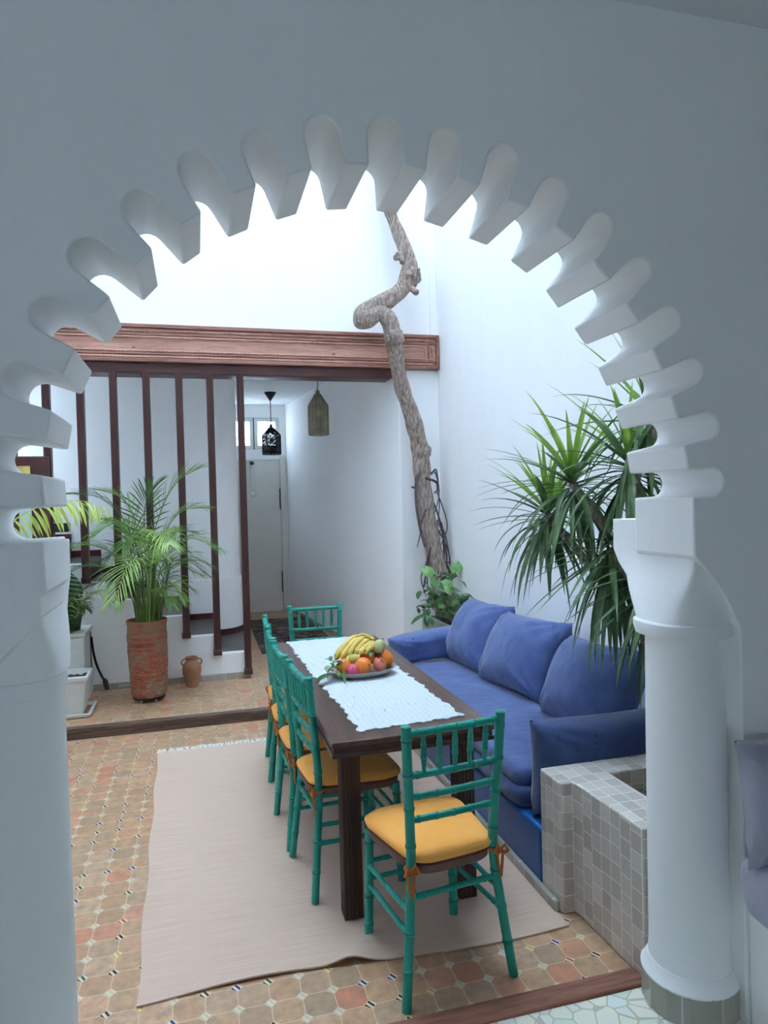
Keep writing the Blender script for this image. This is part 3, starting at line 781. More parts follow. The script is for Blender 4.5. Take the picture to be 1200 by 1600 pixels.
def make_chair(label):
    t = thing('dining_chair', label, 'chair', (0, 0, 0), 0, 'teal chairs around the dining table')
    tl = M_['teal']
    def post(s):
        return [(s * .178, 0, .915), (s * .170, .012, .74), (s * .160, .028, .58), (s * .156, .034, .46), (s * .162, .030, .36), (s * .182, .012, .18), (s * .203, -.006, 0.0)]
    def at(s, z):
        P = smoothpath(post(s), 16)
        return min(P, key=lambda p: abs(p.z - z))
    for s in (-1, 1):
        pb = bamboo(post(s), 0.0165, (.045, .17, .30, .44, .60, .74, .87), 12)
        pb.ball((s * .178, 0, .917), 0.0185, (1, 1, 0.4), 12)
        link('back_post', pb, tl, t)
        link('front_leg', bamboo([(s * .172, .372, .425), (s * .176, .378, .2), (s * .181, .384, 0)], 0.0165, (.12, .35, .6, .85), 12), tl, t)
    def rail(name, z, r=0.0115, nodes=(.1, .3, .5, .7, .9)):
        a = at(-1, z); c = at(1, z); m = (a + c) / 2 + Vector((0, -0.006, 0))
        link(name, bamboo([a, m, c], r, nodes, 10), tl, t)
    rail('top_rail', .893, .013); rail('back_rail', .748, .012); rail('back_rail', .672, .0115); rail('back_rail', .594, .0115)
    for k in range(5):
        f = (k + 1) / 6
        a = at(-1, .893).lerp(at(1, .893), f) + Vector((0, -0.005, 0)); c = at(-1, .748).lerp(at(1, .748), f) + Vector((0, -0.005, 0))
        link('spindle', bamboo([a, a.lerp(c, .5), c], 0.0085, (.3, .62), 8, lambda q: 0.72 + 0.5 * sin(pi * q)), tl, t)
    # seat
    def outline(m, z, N=56, e=5):
        o = []
        for k in range(N):
            q = 2 * pi * (k + .5) / N; cq, sq = cos(q), sin(q)
            y_ = .205 + (.202 - m) * math.copysign(abs(sq) ** (2 / e), sq)
            wd = .158 + (.198 - .158) * max(0, min(1, (y_ - .02) / .3))
            x_ = (wd - m) * math.copysign(abs(cq) ** (2 / e), cq)
            o.append((x_, y_, z))
        return o
    link('seat_frame', B().rings([outline(.012, .412), outline(.006, .418), outline(.004, .442), outline(.01, .446)]), M_['seatwood'], t, label='brown seat board')
    cu = link('seat_cushion', B().rings([outline(.012, .4465), outline(.0, .456, e=6), outline(-.003, .468, e=6), outline(.008, .482), outline(.03, .489), outline(.08, .493), outline(.14, .494)]), M_['orange'], t, smooth=1.2, label='orange seat cushion')
    for s in (-1, 1):
        p = at(s, .435)
        k = B()
        ring = [(p.x + .021 * cos(2 * pi * i / 12), p.y + .021 * sin(2 * pi * i / 12), .437 + .003 * sin(i)) for i in range(13)]
        k.tube(ring, 0.005, 6)
        kx, ky = p.x + s * .012, p.y - .022
        k.ball((kx, ky, .436), 0.011, (1, 1, .8), 10)
        for (dx, dy, dz, L_) in ((s * .5, -.5, .15, .05), (-s * .5, -.5, .2, .045)):
            m = Vector((kx + dx * L_ * .6, ky + dy * L_ * .5, .442 + dz * .1)); e_ = Vector((kx + dx * L_, ky + dy * L_ * .6, .436))
            k.tube([(kx, ky, .436), m, e_, (kx + dx * L_ * .5, ky + dy * .02, .428), (kx, ky, .432)], [.003, .0055, .007, .0055, .003], 6)
        for dx, L_ in ((.012, .085), (-.014, .06)):
            k.box((kx + dx - .005, ky - .006, .432 - L_), (kx + dx + .005, ky - .003, .436), Matrix.Rotation(dx * 9, 3, 'Y'), (kx, ky, .436))
        link('cushion_tie', k, M_['tie'], cu, label='rust coloured bow tying the cushion on')
    # stretchers
    for s in (-1, 1):
        for z in (.30, .225):
            a = at(s, z); link('side_stretcher', bamboo([a, (s * .177, .2, z - .003), (s * .176, .376, z - .01)], .0095, (.15, .5, .85), 10), tl, t)
    for z in (.375, .30, .235):
        link('front_stretcher', bamboo([(-.176, .376, z), (0, .376, z), (.176, .376, z)], .009, (.2, .5, .8), 10), tl, t)
    a = at(-1, .345); c = at(1, .345); link('rear_stretcher', bamboo([a, (a + c) / 2, c], .0105, (.15, .5, .85), 10), tl, t)
    for x_ in (-.07, 0, .07):
        link('short_spindle', B().tube([(x_, .376, .375), (x_, .376, .412)], .007, 8), tl, t)
    return t
def ctr(mx, my, t):  # midpoint of back tops
    return (mx, my)
ch = make_chair('teal chair with bright orange cushion, closest to the camera at the table\'s near end')
ch.location = (0.8024, 2.1429, 0.0); ch.rotation_euler = (0, 0, 0.1326)
for (x, y, a, z, lb) in (
    (0.402, 2.978, radians(-84.5), .012, 'teal chair on the long side of the table, nearest to the camera of that row'),
    (0.368, 3.432, radians(-87.5), .012, 'teal chair in the row along the table, second from the camera'),
    (0.368, 3.868, radians(-91.0), .012, 'teal chair in the row along the table, third from the camera'),
    (0.388, 4.285, radians(-92.0), .012, 'teal chair in the row along the table, furthest back and mostly hidden by the others'),
    (0.7807, 4.835, pi - 0.025, 0.0, 'teal chair alone at the far end of the table, in front of the hall')):
    dup(ch, (x, y, z), a, lb)

# --- built-in blue sofa
SXL = 1.336
tag(link('sofa_base', B().box((SXL, 2.585, 0.0), (XR - .001, 5.06, 0.264)), M_['bluepaint'], bevel=0.018, segs=3), 'glossy blue painted built-in bench carrying the blue mattress', 'bench')
struct('baseboard_right', B().box((SXL - 0.022, 2.44, 0), (SXL - 0.0005, 5.05, 0.045)), M_['zellij_small'], bevel=0.003)

def cushion(w_, h_, t_, nu=36, corner=0.07, seed=0, sag=0.0, flat=3.2, crease=0.012):
    """puffy cushion centred at the origin: width x, height z, thickness y"""
    b = B(); rs = random.Random(seed); ph = [rs.uniform(0, 6) for _ in range(6)]
    def P(u, v, side):
        x = 2 * u - 1; z = 2 * v - 1
        # pinch the sides in, leaving pointed corners
        px = x * (1 - corner * (1 - z * z) ** 1.0 + 0.0); pz = z * (1 - corner * (1 - x * x) ** 1.0)
        th = max(0.0, (1 - abs(x) ** flat)) ** 0.55 * max(0.0, (1 - abs(z) ** flat)) ** 0.55
        th *= 1 + sag * (-z) * 0.5
        # creases radiating from the corners
        cr = 0
        for sx_, sz_, k in ((-1, -1, 0), (1, -1, 1), (-1, 1, 2), (1, 1, 3)):
            dx, dz = x - sx_, z - sz_; d = sqrt(dx * dx + dz * dz) + .05
            an = math.atan2(dz, dx); cr += math.exp(-(d / .55) ** 2) * sin(an * 13 + ph[k]) * min(1, d * 3)
        cr += 0.5 * noise.noise(Vector((x * 2.2 + ph[4], z * 2.2, side * 3 + seed)))
        y_ = side * (t_ / 2) * th + side * crease * cr * min(1, th * 3)
        return Vector((px * w_ / 2, y_, pz * h_ / 2))
    for side in (-1, 1):
        b.grid(lambda u, v: P(u, v, side), nu, nu)
    bmesh.ops.remove_doubles(b.bm, verts=b.bm.verts[:], dist=0.0006)
    return b
def place(bm_b, loc, rot):
    m = rot.to_4x4(); m.translation = Vector(loc)
    bmesh.ops.transform(bm_b.bm, matrix=m, verts=bm_b.bm.verts[:]); return bm_b

# mattress
def roundbox(lo, hi, r, n=5, amp=0.004, seed=0, nu=40, nv=12):
    """soft slab: superellipse rings stacked in z"""
    b = B(); c = [(lo[i] + hi[i]) / 2 for i in range(3)]; hs = [(hi[i] - lo[i]) / 2 for i in range(3)]
    N = 120; rs = []
    for k in range(nv + 1):
        a = -pi / 2 + pi * k / nv
        inset = r * (1 - max(0, cos(a)) ** .5); z = c[2] + hs[2] * sin(a)
        ring = []
        for j in range(N):
            t = 2 * pi * (j + .5) / N; ct, st_ = cos(t), sin(t)
            x = c[0] + (hs[0] - inset) * math.copysign(abs(ct) ** (2 / n), ct); y_ = c[1] + (hs[1] - inset) * math.copysign(abs(st_) ** (2 / n), st_)
            q = noise.noise(Vector((x * 5, y_ * 5, z * 9 + seed))) * amp
            ring.append((x + q * ct, y_ + q * st_, z))
        rs.append(ring)
    return b.rings(rs)
ms = thing('mattress', 'long flat blue cotton mattress on the blue bench behind the table', 'mattress', (1.8, 3.8, 0.266))
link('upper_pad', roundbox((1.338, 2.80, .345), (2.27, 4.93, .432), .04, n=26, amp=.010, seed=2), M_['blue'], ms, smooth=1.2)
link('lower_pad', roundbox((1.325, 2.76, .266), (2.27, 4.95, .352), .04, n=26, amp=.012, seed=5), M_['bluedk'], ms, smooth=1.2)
pp = [(1.345 + 0.002 * sin(i * .7), 2.83 + (4.88 - 2.83) * i / 60, .40 + 0.003 * sin(i)) for i in range(61)]
link('piping', B().tube(pp, 0.006, 6), M_['bluedk'], ms)

# back cushions leaning on the wall
def lean(a, yaw=0.0, roll=0.0):
    # cushion local: x width, y thickness, z height -> width along world Y, leaning to +X
    base = Matrix.Rotation(radians(90), 3, 'Z')      # x->y, y->-x
    return Matrix.Rotation(yaw, 3, 'Z') @ Matrix.Rotation(a, 3, 'Y') @ Matrix.Rotation(roll, 3, 'X') @ base
for (x, y_, z, a, yw, rl, w_, h_, lb, sd) in (
    (2.00, 3.25, .630, .50, .06, -.06, .66, .50, 'blue square back cushion nearest the camera, against the white wall', 1),
    (1.985, 4.03, .640, .52, .08, -.05, .74, .52, 'blue square back cushion in the middle of the three on the sofa', 2),
    (1.965, 4.70, .640, .50, .06, -.03, .64, .53, 'blue square back cushion furthest from the camera, next to the ivy', 3)):
    o = link('back_cushion', place(cushion(w_, h_, .36, corner=.075, seed=sd, crease=.020, flat=2.6), (x, y_, z), lean(a, yw, rl)), M_['blue'], smooth=1.2)
    tag(o, lb, 'cushion', 'blue back cushions')
# side bolsters
def bolster(lo, hi, seed, dip=0.0, tilt=0.0):
    w_ = hi[0] - lo[0]; h_ = hi[2] - lo[2]; t_ = hi[1] - lo[1]
    b = cushion(w_, h_, t_ * 1.15, 44, corner=0.03, seed=seed, flat=7, crease=.008)
    c = Vector(((lo[0] + hi[0]) / 2, (lo[1] + hi[1]) / 2, (lo[2] + hi[2]) / 2))
    for v in b.bm.verts:
        v.co.z += dip * (v.co.x / w_ * 2) ** 2 * (1 if v.co.z > 0 else 0.6)
        v.co.z += tilt * (v.co.x / w_ * 2) * (1 if v.co.z > 0 else .3)
        v.co += c
    return b
def stitches(x, y_, z0, z1, n):
    s = B()
    for k in range(n):
        z = z0 + (z1 - z0) * (k + .5) / n
        s.ball((x, y_, z), .0045, (1, 1, 1.2), 6)
    return s
t = thing('bolster', 'long blue side cushion lying along the near end of the sofa above the tiled planter', 'cushion', (1.8, 2.69, .27), 0, 'blue side cushions')
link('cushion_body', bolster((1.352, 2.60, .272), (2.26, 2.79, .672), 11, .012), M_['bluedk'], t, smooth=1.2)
sk = B()
for k in range(12): sk.ball((1.60, 2.592 - .02 * sin(pi * (k + .5) / 12) ** .6, .30 + .34 * (k + .5) / 12), .005, (1, 1, 1), 6)
link('stitching', sk, M_['thread'], t, kind='stuff', label='line of dark stitches')
t = thing('bolster', 'short looking blue side cushion at the far end of the sofa, beside the white pier', 'cushion', (1.8, 5.03, .43), 0, 'blue side cushions')
link('cushion_body', bolster((1.35, 4.88, .428), (2.22, 5.12, .655), 12, -.02, .035), M_['blue'], t, smooth=1.2)
sk = B()
for k in range(9): sk.ball((1.52, 4.895 - .02 * sin(pi * (k + .5) / 9) ** .6, .46 + .16 * (k + .5) / 9), .005, (1, 1, 1), 6)
link('stitching', sk, M_['thread'], t, kind='stuff')

# --- grey tiled planter beside the sofa
PT = .522
pt = thing('tiled_planter', 'grey zellij-tiled planter box between the blue sofa and the right column', 'planter', (1.8, 2.3, 0))
outer = [(1.337, 2.583), (1.337, 2.43), (1.349, 2.412), (1.398, 2.412), (1.402, 2.38), (1.412, 1.95), (2.284, 1.95), (2.284, 2.583)]
outer = [(1.337, 2.583), (1.337, 2.432), (1.350, 2.418), (1.393, 2.418), (1.398, 2.385), (1.410, 2.022), (2.284, 2.022), (2.284, 2.583)]
hole = [(1.575, 2.455), (1.570, 2.12), (2.18, 2.12), (2.18, 2.455)]
b = B()
# walls as four blocks around the hole, with the stepped corner in one of them
b.prism([(1.337, 2.583), (1.337, 2.432), (1.350, 2.418), (1.393, 2.418), (1.398, 2.385), (1.412, 2.004), (1.59, 2.004), (1.59, 2.06), (1.575, 2.583)], 'z', 0, PT)
b.prism([(1.575, 2.583), (1.575, 2.455), (2.284, 2.455), (2.284, 2.583)], 'z', 0, PT)
b.prism([(1.570, 2.12), (1.570, 2.06), (2.284, 2.06), (2.284, 2.12)], 'z', 0, PT)
b.prism([(2.18, 2.455), (2.18, 2.12), (2.284, 2.12), (2.284, 2.455)], 'z', 0, PT)
link('planter_wall', b, M_['zellij'], pt, bevel=0.008, segs=3)
link('soil', B().grid(lambda u, v: (1.572 + .61 * u, 2.118 + .339 * v, .425 + .02 * noise.noise(Vector((u * 9, v * 9, 0)))), 40, 26), M_['drysoil'], pt)

# --- room cushions on the white bench at the right edge
tag(link('bench_base', B().box((1.60, 1.12, 0.0), (3.2, 1.748, 0.40)), M_['plaster'], bevel=0.01), 'low white plaster bench against the arch wall at the right edge', 'bench')
t = thing('seat_pad', 'thick grey seat cushion on the white bench at the right edge', 'cushion', (2.2, 1.4, .40))
link('pad', roundbox((1.50, 1.13, .402), (3.0, 1.715, .575), .05, n=14, amp=.01, seed=3), M_['grey'], t, smooth=1.2)
bc = cushion(.50, .36, .13, seed=21, corner=.05)
o = link('back_pad', place(bc, (1.735, 1.625, .745), Matrix.Rotation(radians(-4), 3, 'Z') @ Matrix.Rotation(radians(-8), 3, 'X')), M_['grey'], smooth=1.2)
tag(o, 'upright grey cushion standing on the grey seat pad at the right edge', 'cushion')

# ================================================================== FRUIT
dc = Vector((0.785, 3.445, TH + 0.0055))
def orng(cx, cy, cz, sc, tilt): pass
def oval(rx, ry, z, N=56): return [(dc.x + rx * cos(2 * pi * k / N), dc.y + ry * sin(2 * pi * k / N) + 0.03 * rx * cos(2 * pi * k / N), dc.z + z) for k in range(N)]
b = B().rings([oval(.06, .045, 0.0), oval(.10, .075, 0.0), oval(.155, .108, .012), oval(.182, .128, .034), oval(.184, .130, .038), oval(.178, .125, .037), oval(.15, .104, .017), (oval(.09, .06, .008)), oval(.02, .015, .007)])
dish = link('fruit_dish', b, M_['dish'], smooth=0.9)
tag(dish, 'wide oval grey ceramic dish holding the fruit on the white runner', 'dish')
def fr_(name, mat, c, r, label, cat, sc=(1, 1, 1), rot=None, fn=None, group=None, stem=None):
    c = dc + Vector(c); t = thing(name, label, cat, c, 0, group)
    link('fruit_skin', B().ball(c, r, sc, 28, rot, fn), M_[mat], t, smooth=1.5)
    d = (rot @ Vector((0, 0, 1))) if rot is not None else Vector((0, 0, 1))
    p = c + d * (r * sc[2] * (fn(Vector((0, 0, 1))) if fn else 1)) * .98
    link('fruit_stem', B().tube([p - d * .004, p + d * (stem or .004)], .0028 if stem else .0045, 6), M_['stem'], t)
    return t
RX = lambda a: Matrix.Rotation(a, 3, 'X'); RY = lambda a: Matrix.Rotation(a, 3, 'Y'); RZ = lambda a: Matrix.Rotation(a, 3, 'Z')
og = 'oranges in the fruit dish'
fr_('orange', 'orangef', (-.098, -.048, .060), .040, 'orange at the left front of the dish, partly behind the leafy sprig', 'orange', group=og, rot=RX(.7))
fr_('orange', 'orangef', (-.005, -.072, .060), .044, 'large orange at the front centre of the dish', 'orange', group=og, rot=RX(1.2) @ RY(.5))
fr_('orange', 'orangef', (.132, .010, .068), .042, 'tall orange at the right end of the dish, below the pear', 'orange', sc=(1, 1, 1.18), group=og, rot=RY(-.35))
fr_('orange', 'orangef', (.038, .012, .080), .040, 'orange in the middle of the dish, half hidden under dark leaves', 'orange', group=og, rot=RX(.5))
fr_('orange', 'orangef', (.066, .062, .092), .040, 'orange at the back of the dish, between bananas and pear', 'orange', group=og)
fr_('pink_fruit', 'pink', (-.062, -.086, .047), .032, 'bright pink fruit at the front of the dish', 'fruit', sc=(1.05, 1, .92), rot=RX(.9))
fr_('apple', 'redapple', (.085, -.055, .056), .034, 'dull red apple at the right front of the dish', 'apple', rot=RX(.9) @ RY(.4), fn=lambda p: 1 - .14 * max(0, p.z) ** 6, stem=.014)
fr_('guava', 'lime', (-.045, -.032, .092), .027, 'small yellow-green oval fruit on top of the front oranges', 'fruit', sc=(1.25, .95, .9))
fr_('pear', 'pear', (.098, .008, .132), .033, 'pale green pear on top of the pile at the right', 'pear', rot=RY(.5) @ RX(.2), fn=lambda p: 1 + .32 * max(0, p.z) ** 3, stem=.012)
fr_('mango', 'lime', (.045, .055, .140), .030, 'pale yellow fruit at the back, left of the pear', 'fruit', sc=(1.15, .95, .9))
# bananas: hands of curved fingers joined at a stalk
bn = thing('banana_bunch', 'bunch of ripe yellow spotted bananas lying on top of the fruit', 'bananas', dc + Vector((-.02, .02, .1)))
specs = [((.060, .015, .106), (-.002, -.035, .135), (-.045, -.050, .098)), ]
def ban(a, m, e, r=.0165):
    P = smoothpath([dc + Vector(a), dc + Vector(m), dc + Vector(e)], 10); n = len(P)
    rad = [max(.004, r * min(1, (i / (n * .16)) ** .7 if i < n * .16 else 1) * min(1, ((n - 1 - i) / (n * .16) + .15) ** .7)) for i in range(n)]
    return B().tube(P, rad, 12, mod=lambda i, t, p: 1 + .07 * cos(5 * t))
bl = [((-.125, -.010, .098), (-.075, .025, .150), (.000, .075, .190)),
      ((-.108, -.030, .096), (-.062, .002, .142), (.002, .060, .178)),
      ((-.075, -.028, .104), (-.030, .010, .150), (.035, .055, .182)),
      ((-.040, -.020, .108), (.000, .012, .142), (.055, .045, .170)),
      ((-.014, -.030, .112), (.028, .002, .138), (.082, .030, .156)),
      ((.020, -.028, .110), (.052, -.004, .136), (.098, .018, .146)),
      ((-.085, -.045, .078), (-.068, -.020, .098), (-.050, .015, .115)),
      ((-.130, .010, .080), (-.090, .055, .125), (-.010, .095, .160))]
for a, m, e in bl: link('banana', ban(a, m, e), M_['banana'], bn, smooth=1.2)
link('stalk', B().tube([dc + Vector(p) for p in ((.004, .080, .178), (.030, .085, .186), (.060, .080, .176), (.085, .06, .160))], .012, 8), M_['banana'], bn)

def leafblade(b, p0, d, L, wdt, droop=.3, n=6, fold=.25, up_=Vector((0, 0, 1)), shape=None, curl=0):
    """pointed leaf with a mid fold, growing from p0 in direction d and bending down"""
    p = Vector(p0); d = Vector(d).normalized(); st_ = L / n
    rows = []
    for i in range(n + 1):
        f = i / n
        wv = shape(f) if shape else (sin(pi * min(1, f * .92 + .06)) ** .8)
        side = d.cross(up_)
        if side.length < .05: side = d.cross(Vector((1, 0, 0)))
        side.normalize(); nrm = side.cross(d).normalized()
        h = wdt / 2 * max(0.02, wv)
        rows.append((p + side * h + nrm * h * fold, p.copy(), p - side * h + nrm * h * fold))
        p = p + d * st_
        d = (d + Vector((0, 0, -1)) * droop / n * (0.4 + 1.2 * f)).normalized()
    vv = [[b.bm.verts.new(q) for q in r] for r in rows]
    for a, c in zip(vv, vv[1:]):
        b.bm.faces.new((a[0], a[1], c[1], c[0])); b.bm.faces.new((a[1], a[2], c[2], c[1]))
    return b
# leafy sprig hanging over the dish rim
sp = thing('leafy_sprig', 'sprig of green leaves hanging over the left rim of the fruit dish', 'leaves', dc + Vector((-.14, -.04, .07)))
link('sprig_stem', B().tube([dc + Vector(p) for p in ((-.10, -.04, .098), (-.150, -.055, .085), (-.185, -.07, .045), (-.19, -.08, .02))], .0025, 6), M_['stem'], sp)
rl = random.Random(5)
for i in range(13):
    p = dc + Vector((-.13 - .05 * rl.random(), -.035 - .05 * rl.random(), .045 + .05 * rl.random()))
    link('leaf', leafblade(B(), p, (rl.uniform(-1, .6), rl.uniform(-1, .6), rl.uniform(-.2, .7)), rl.uniform(.03, .05), .022, 1.0), M_['ivydk' if i % 3 else 'ivy'], sp)
link('leaf', leafblade(B(), dc + Vector((-.165, -.09, .040)), (-1, -.35, -.15), .10, .052, .6), M_['ivydk'], sp)
link('leaf', leafblade(B(), dc + Vector((-.118, -.128, .06)), (.05, -.35, -.9), .065, .018, .3), M_['ivy'], sp)
for i in range(5):
    link('leaf', leafblade(B(), dc + Vector((.045 + .012 * i, -.02 + .006 * i, .118 - .006 * i)), (rl.uniform(-.6, 1), rl.uniform(-1, .3), -.1), .045, .022, .8), M_['ivydk'], sp)

# ================================================================== PLANTS
def frond(parent, pts, Lmax, n=26, mat='palm', wdt=.012, seed=0, droop=1.0, start=.22, fwd=.8, lift=.15, name='frond', stem=.006):
    rs = random.Random(seed); P = smoothpath(pts, 14); b = B()
    b.tube(P, [stem * (1 - .75 * i / (len(P) - 1)) for i in range(len(P))], 5)
    N = len(P) - 1
    for k in range(n):
        f = start + (1 - start) * (k / (n - 1)) ** .95
        i = min(N - 1, int(f * N)); p = P[i].lerp(P[i + 1], f * N - i); d = (P[i + 1] - P[i]).normalized()
        side = d.cross(Vector((0, 0, 1)))
        if side.length < .1: side = Vector((1, 0, 0))
        side.normalize(); nrm = side.cross(d).normalized()
        g = (f - start) / (1 - start)
        L = Lmax * (0.35 + 0.65 * sin(pi * min(1, g * .8 + .15)) ** .8) * rs.uniform(.9, 1.08)
        for s in (-1, 1):
            dd = side * s + d * (fwd + g * 1.1) * rs.uniform(.85, 1.15) + nrm * lift * rs.uniform(.2, 1.6)
            leafblade(b, p, dd, L, wdt * rs.uniform(.8, 1.15), droop * rs.uniform(.7, 1.3), 5, .35, nrm)
    return link(name, b, M_[mat], parent, smooth=0)

# big terracotta pot with areca palm, on a wheeled stand
PX0, PY0 = -0.425, 5.90
pot = thing('terracotta_pot', 'tall weathered terracotta cylinder pot holding the palm', 'pot', (PX0, PY0, H + .035))
def wob(a, z): return 1 + .012 * sin(3 * a + z * 9) + .010 * sin(z * 55) + .006 * sin(z * 140 + 2 * a)
z0 = H + .035
prof = [(.08, 0), (.125, .004), (.138, .03), (.143, .10), (.148, .2), (.153, .30), (.155, .40), (.156, .48), (.154, .54), (.152, .58), (.157, .605), (.157, .62), (.148, .622), (.146, .60), (.145, .58), (.02, .575)]
dense = []
for (r0, za), (r1, zb) in zip(prof, prof[1:]):
    m = max(1, int(abs(zb - za) / .012))
    dense += [(r0 + (r1 - r0) * i / m, za + (zb - za) * i / m) for i in range(m)]
dense.append(prof[-1])
link('pot_body', B().lathe(dense, (PX0, PY0, z0), 64, wob), M_['terra'], pot, smooth=1.0)
link('potting_soil', B().lathe([(.143, .578), (.08, .59), (.001, .592)], (PX0, PY0, z0), 32), M_['soil'], pot)
st_ = thing('plant_trolley', 'low dark round wheeled stand under the terracotta pot', 'plant stand', (PX0, PY0, H))
link('trolley_board', B().lathe([(.115, .022), (.125, .024), (.125, .034), (.115, .0348)], (PX0, PY0, H), 32), M_['black'], st_)
for a in (-2.2, -.9, .6, 2.2):
    x, y = PX0 + .095 * cos(a), PY0 + .105 * sin(a)
    link('wheel', B().tube([(x - .008, y, H + .0125), (x + .008, y, H + .0125)], .0125, 14), M_['whitepl' if a < 0 else 'black'], st_)
palm = thing('areca_palm', 'bushy green areca palm growing in the terracotta pot in front of the stairs', 'palm', (PX0, PY0, z0 + .59))
zb = z0 + .575
def pb(dx, dy): return (PX0 + dx, PY0 + dy, zb)
FR = [
 # base offset, mid points..., tip ; leaflet length, material
 ((.03, -.02), [(-.40, 5.86, 1.20), (-.28, 5.84, 1.62), (-.15, 5.83, 1.84), (-.01, 5.80, 1.93)], .30, 'palm', .5),
 ((-.04, .0), [(-.45, 5.86, 1.15), (-.56, 5.84, 1.52), (-.74, 5.82, 1.72), (-.98, 5.78, 1.76)], .27, 'palm3', .7),
 ((-.02, .03), [(-.45, 5.95, 1.2), (-.50, 5.97, 1.55), (-.60, 5.99, 1.72), (-.74, 6.02, 1.78)], .26, 'palm', .8),
 ((.0, .02), [(-.42, 5.98, 1.2), (-.43, 6.02, 1.55), (-.40, 6.05, 1.72), (-.36, 6.08, 1.80)], .28, 'palm3', .6),
 ((.04, .0), [(-.34, 5.90, 1.15), (-.25, 5.90, 1.45), (-.12, 5.92, 1.60), (.04, 5.95, 1.62)], .26, 'palm', .9),
 ((.05, -.02), [(-.33, 5.82, 1.05), (-.22, 5.76, 1.28), (-.06, 5.72, 1.38), (.13, 5.68, 1.30)], .27, 'palm', 1.0),
 ((.0, -.05), [(-.40, 5.74, 1.10), (-.44, 5.62, 1.24), (-.52, 5.48, 1.20), (-.60, 5.36, .98)], .30, 'palm2', 1.3),
 ((.02, -.04), [(-.37, 5.78, 1.15), (-.33, 5.68, 1.38), (-.28, 5.56, 1.44), (-.22, 5.44, 1.36)], .25, 'palm2', 1.3),
 ((-.05, -.01), [(-.52, 5.85, 1.05), (-.66, 5.80, 1.28), (-.86, 5.76, 1.36), (-1.06, 5.72, 1.28)], .26, 'palm', 1.1),
 ((-.05, -.02), [(-.52, 5.80, 1.0), (-.66, 5.72, 1.16), (-.84, 5.66, 1.20), (-1.02, 5.60, 1.12)], .26, 'palm3', 1.1),
 ((-.04, .0), [(-.50, 5.88, .95), (-.64, 5.84, 1.05), (-.80, 5.80, 1.05), (-.96, 5.76, .95)], .22, 'palm3', 1.1),
 ((.04, .02), [(-.35, 5.94, 1.0), (-.25, 5.98, 1.16), (-.10, 6.02, 1.18), (.05, 6.05, 1.06)], .22, 'palm', 1.1),
 ((.05, .0), [(-.33, 5.90, .9), (-.27, 5.86, .98), (-.20, 5.82, 1.0), (-.12, 5.78, .88)], .18, 'palm2', 1.0),
 ((.0, .04), [(-.43, 6.0, 1.05), (-.48, 6.06, 1.35), (-.58, 6.12, 1.5), (-.72, 6.15, 1.52)], .25, 'palm', .9),
 ((.03, .03), [(-.38, 6.0, 1.05), (-.33, 6.06, 1.3), (-.22, 6.12, 1.42), (-.08, 6.14, 1.42)], .24, 'palm3', .9),
 ((-.01, -.03), [(-.44, 5.80, 1.15), (-.50, 5.72, 1.42), (-.60, 5.64, 1.52), (-.74, 5.56, 1.46)], .25, 'palm', 1.1),
 ((.04, -.03), [(-.36, 5.80, .88), (-.31, 5.72, .98), (-.26, 5.66, .98), (-.22, 5.60, .88)], .16, 'palm', 1.0),
]
for i, (o_, pts, L, mt, dr) in enumerate(FR):
    frond(palm, [pb(*o_)] + pts, L * 1.0, 21, mt, .0125, seed=i, droop=dr * .8, start=.34, fwd=.55)
for i in range(10):
    rq = random.Random(300 + i); a = i * 2.4 + rq.uniform(-.3, .3); rr = rq.uniform(.28, .50); zt = rq.uniform(1.0, 1.55)
    ex, ey = PX0 + rr * cos(a), min(6.12, PY0 + rr * .8 * sin(a))
    frond(palm, [pb(.05 * cos(a), .05 * sin(a)), (PX0 + .10 * cos(a), PY0 + .08 * sin(a), zt - .22), (PX0 + .55 * rr * cos(a), min(6.1, PY0 + .5 * rr * sin(a)), zt + .04), (ex, ey, zt - .04)], rq.uniform(.18, .25), 18, ('palm', 'palm3', 'palm2', 'palm')[i % 4], .0105, seed=400 + i, droop=rq.uniform(.8, 1.3), start=.42)
rs = random.Random(11)
stb = []
for i in range(20):
    a = rs.uniform(0, 6.28); r0 = rs.uniform(.02, .10); x0, y0 = PX0 + r0 * cos(a), PY0 + r0 * sin(a)
    link('cane', B().tube([(x0, y0, zb - .01), (x0 + .03 * cos(a), y0 + .03 * sin(a), zb + .2), (x0 + .11 * cos(a), y0 + .09 * sin(a), zb + rs.uniform(.35, .55))], [.008, .006, .003], 6), M_['stem'], palm)

# clay amphora
am = thing('amphora', 'small brown clay jug with two handles standing by the white stair wall', 'jug', (-.09, 6.19, H))
pr = [(.02, .0), (.045, .002), (.052, .02), (.066, .07), (.078, .125), (.080, .155), (.074, .19), (.058, .215), (.045, .228), (.044, .24), (.052, .252), (.053, .258), (.044, .259), (.036, .235), (.03, .21), (.002, .2)]
link('jug_body', B().lathe(pr, (-.09, 6.19, H), 40), M_['amphora'], am, smooth=.9)
for s in (-1, 1):
    hd = smoothpath([(-.09 + s * .043, 6.19, H + .243), (-.09 + s * .072, 6.19, H + .236), (-.09 + s * .085, 6.19, H + .212), (-.09 + s * .070, 6.19, H + .186)], 6)
    link('handle', B().tube(hd, .0075, 8), M_['amphora'], am)

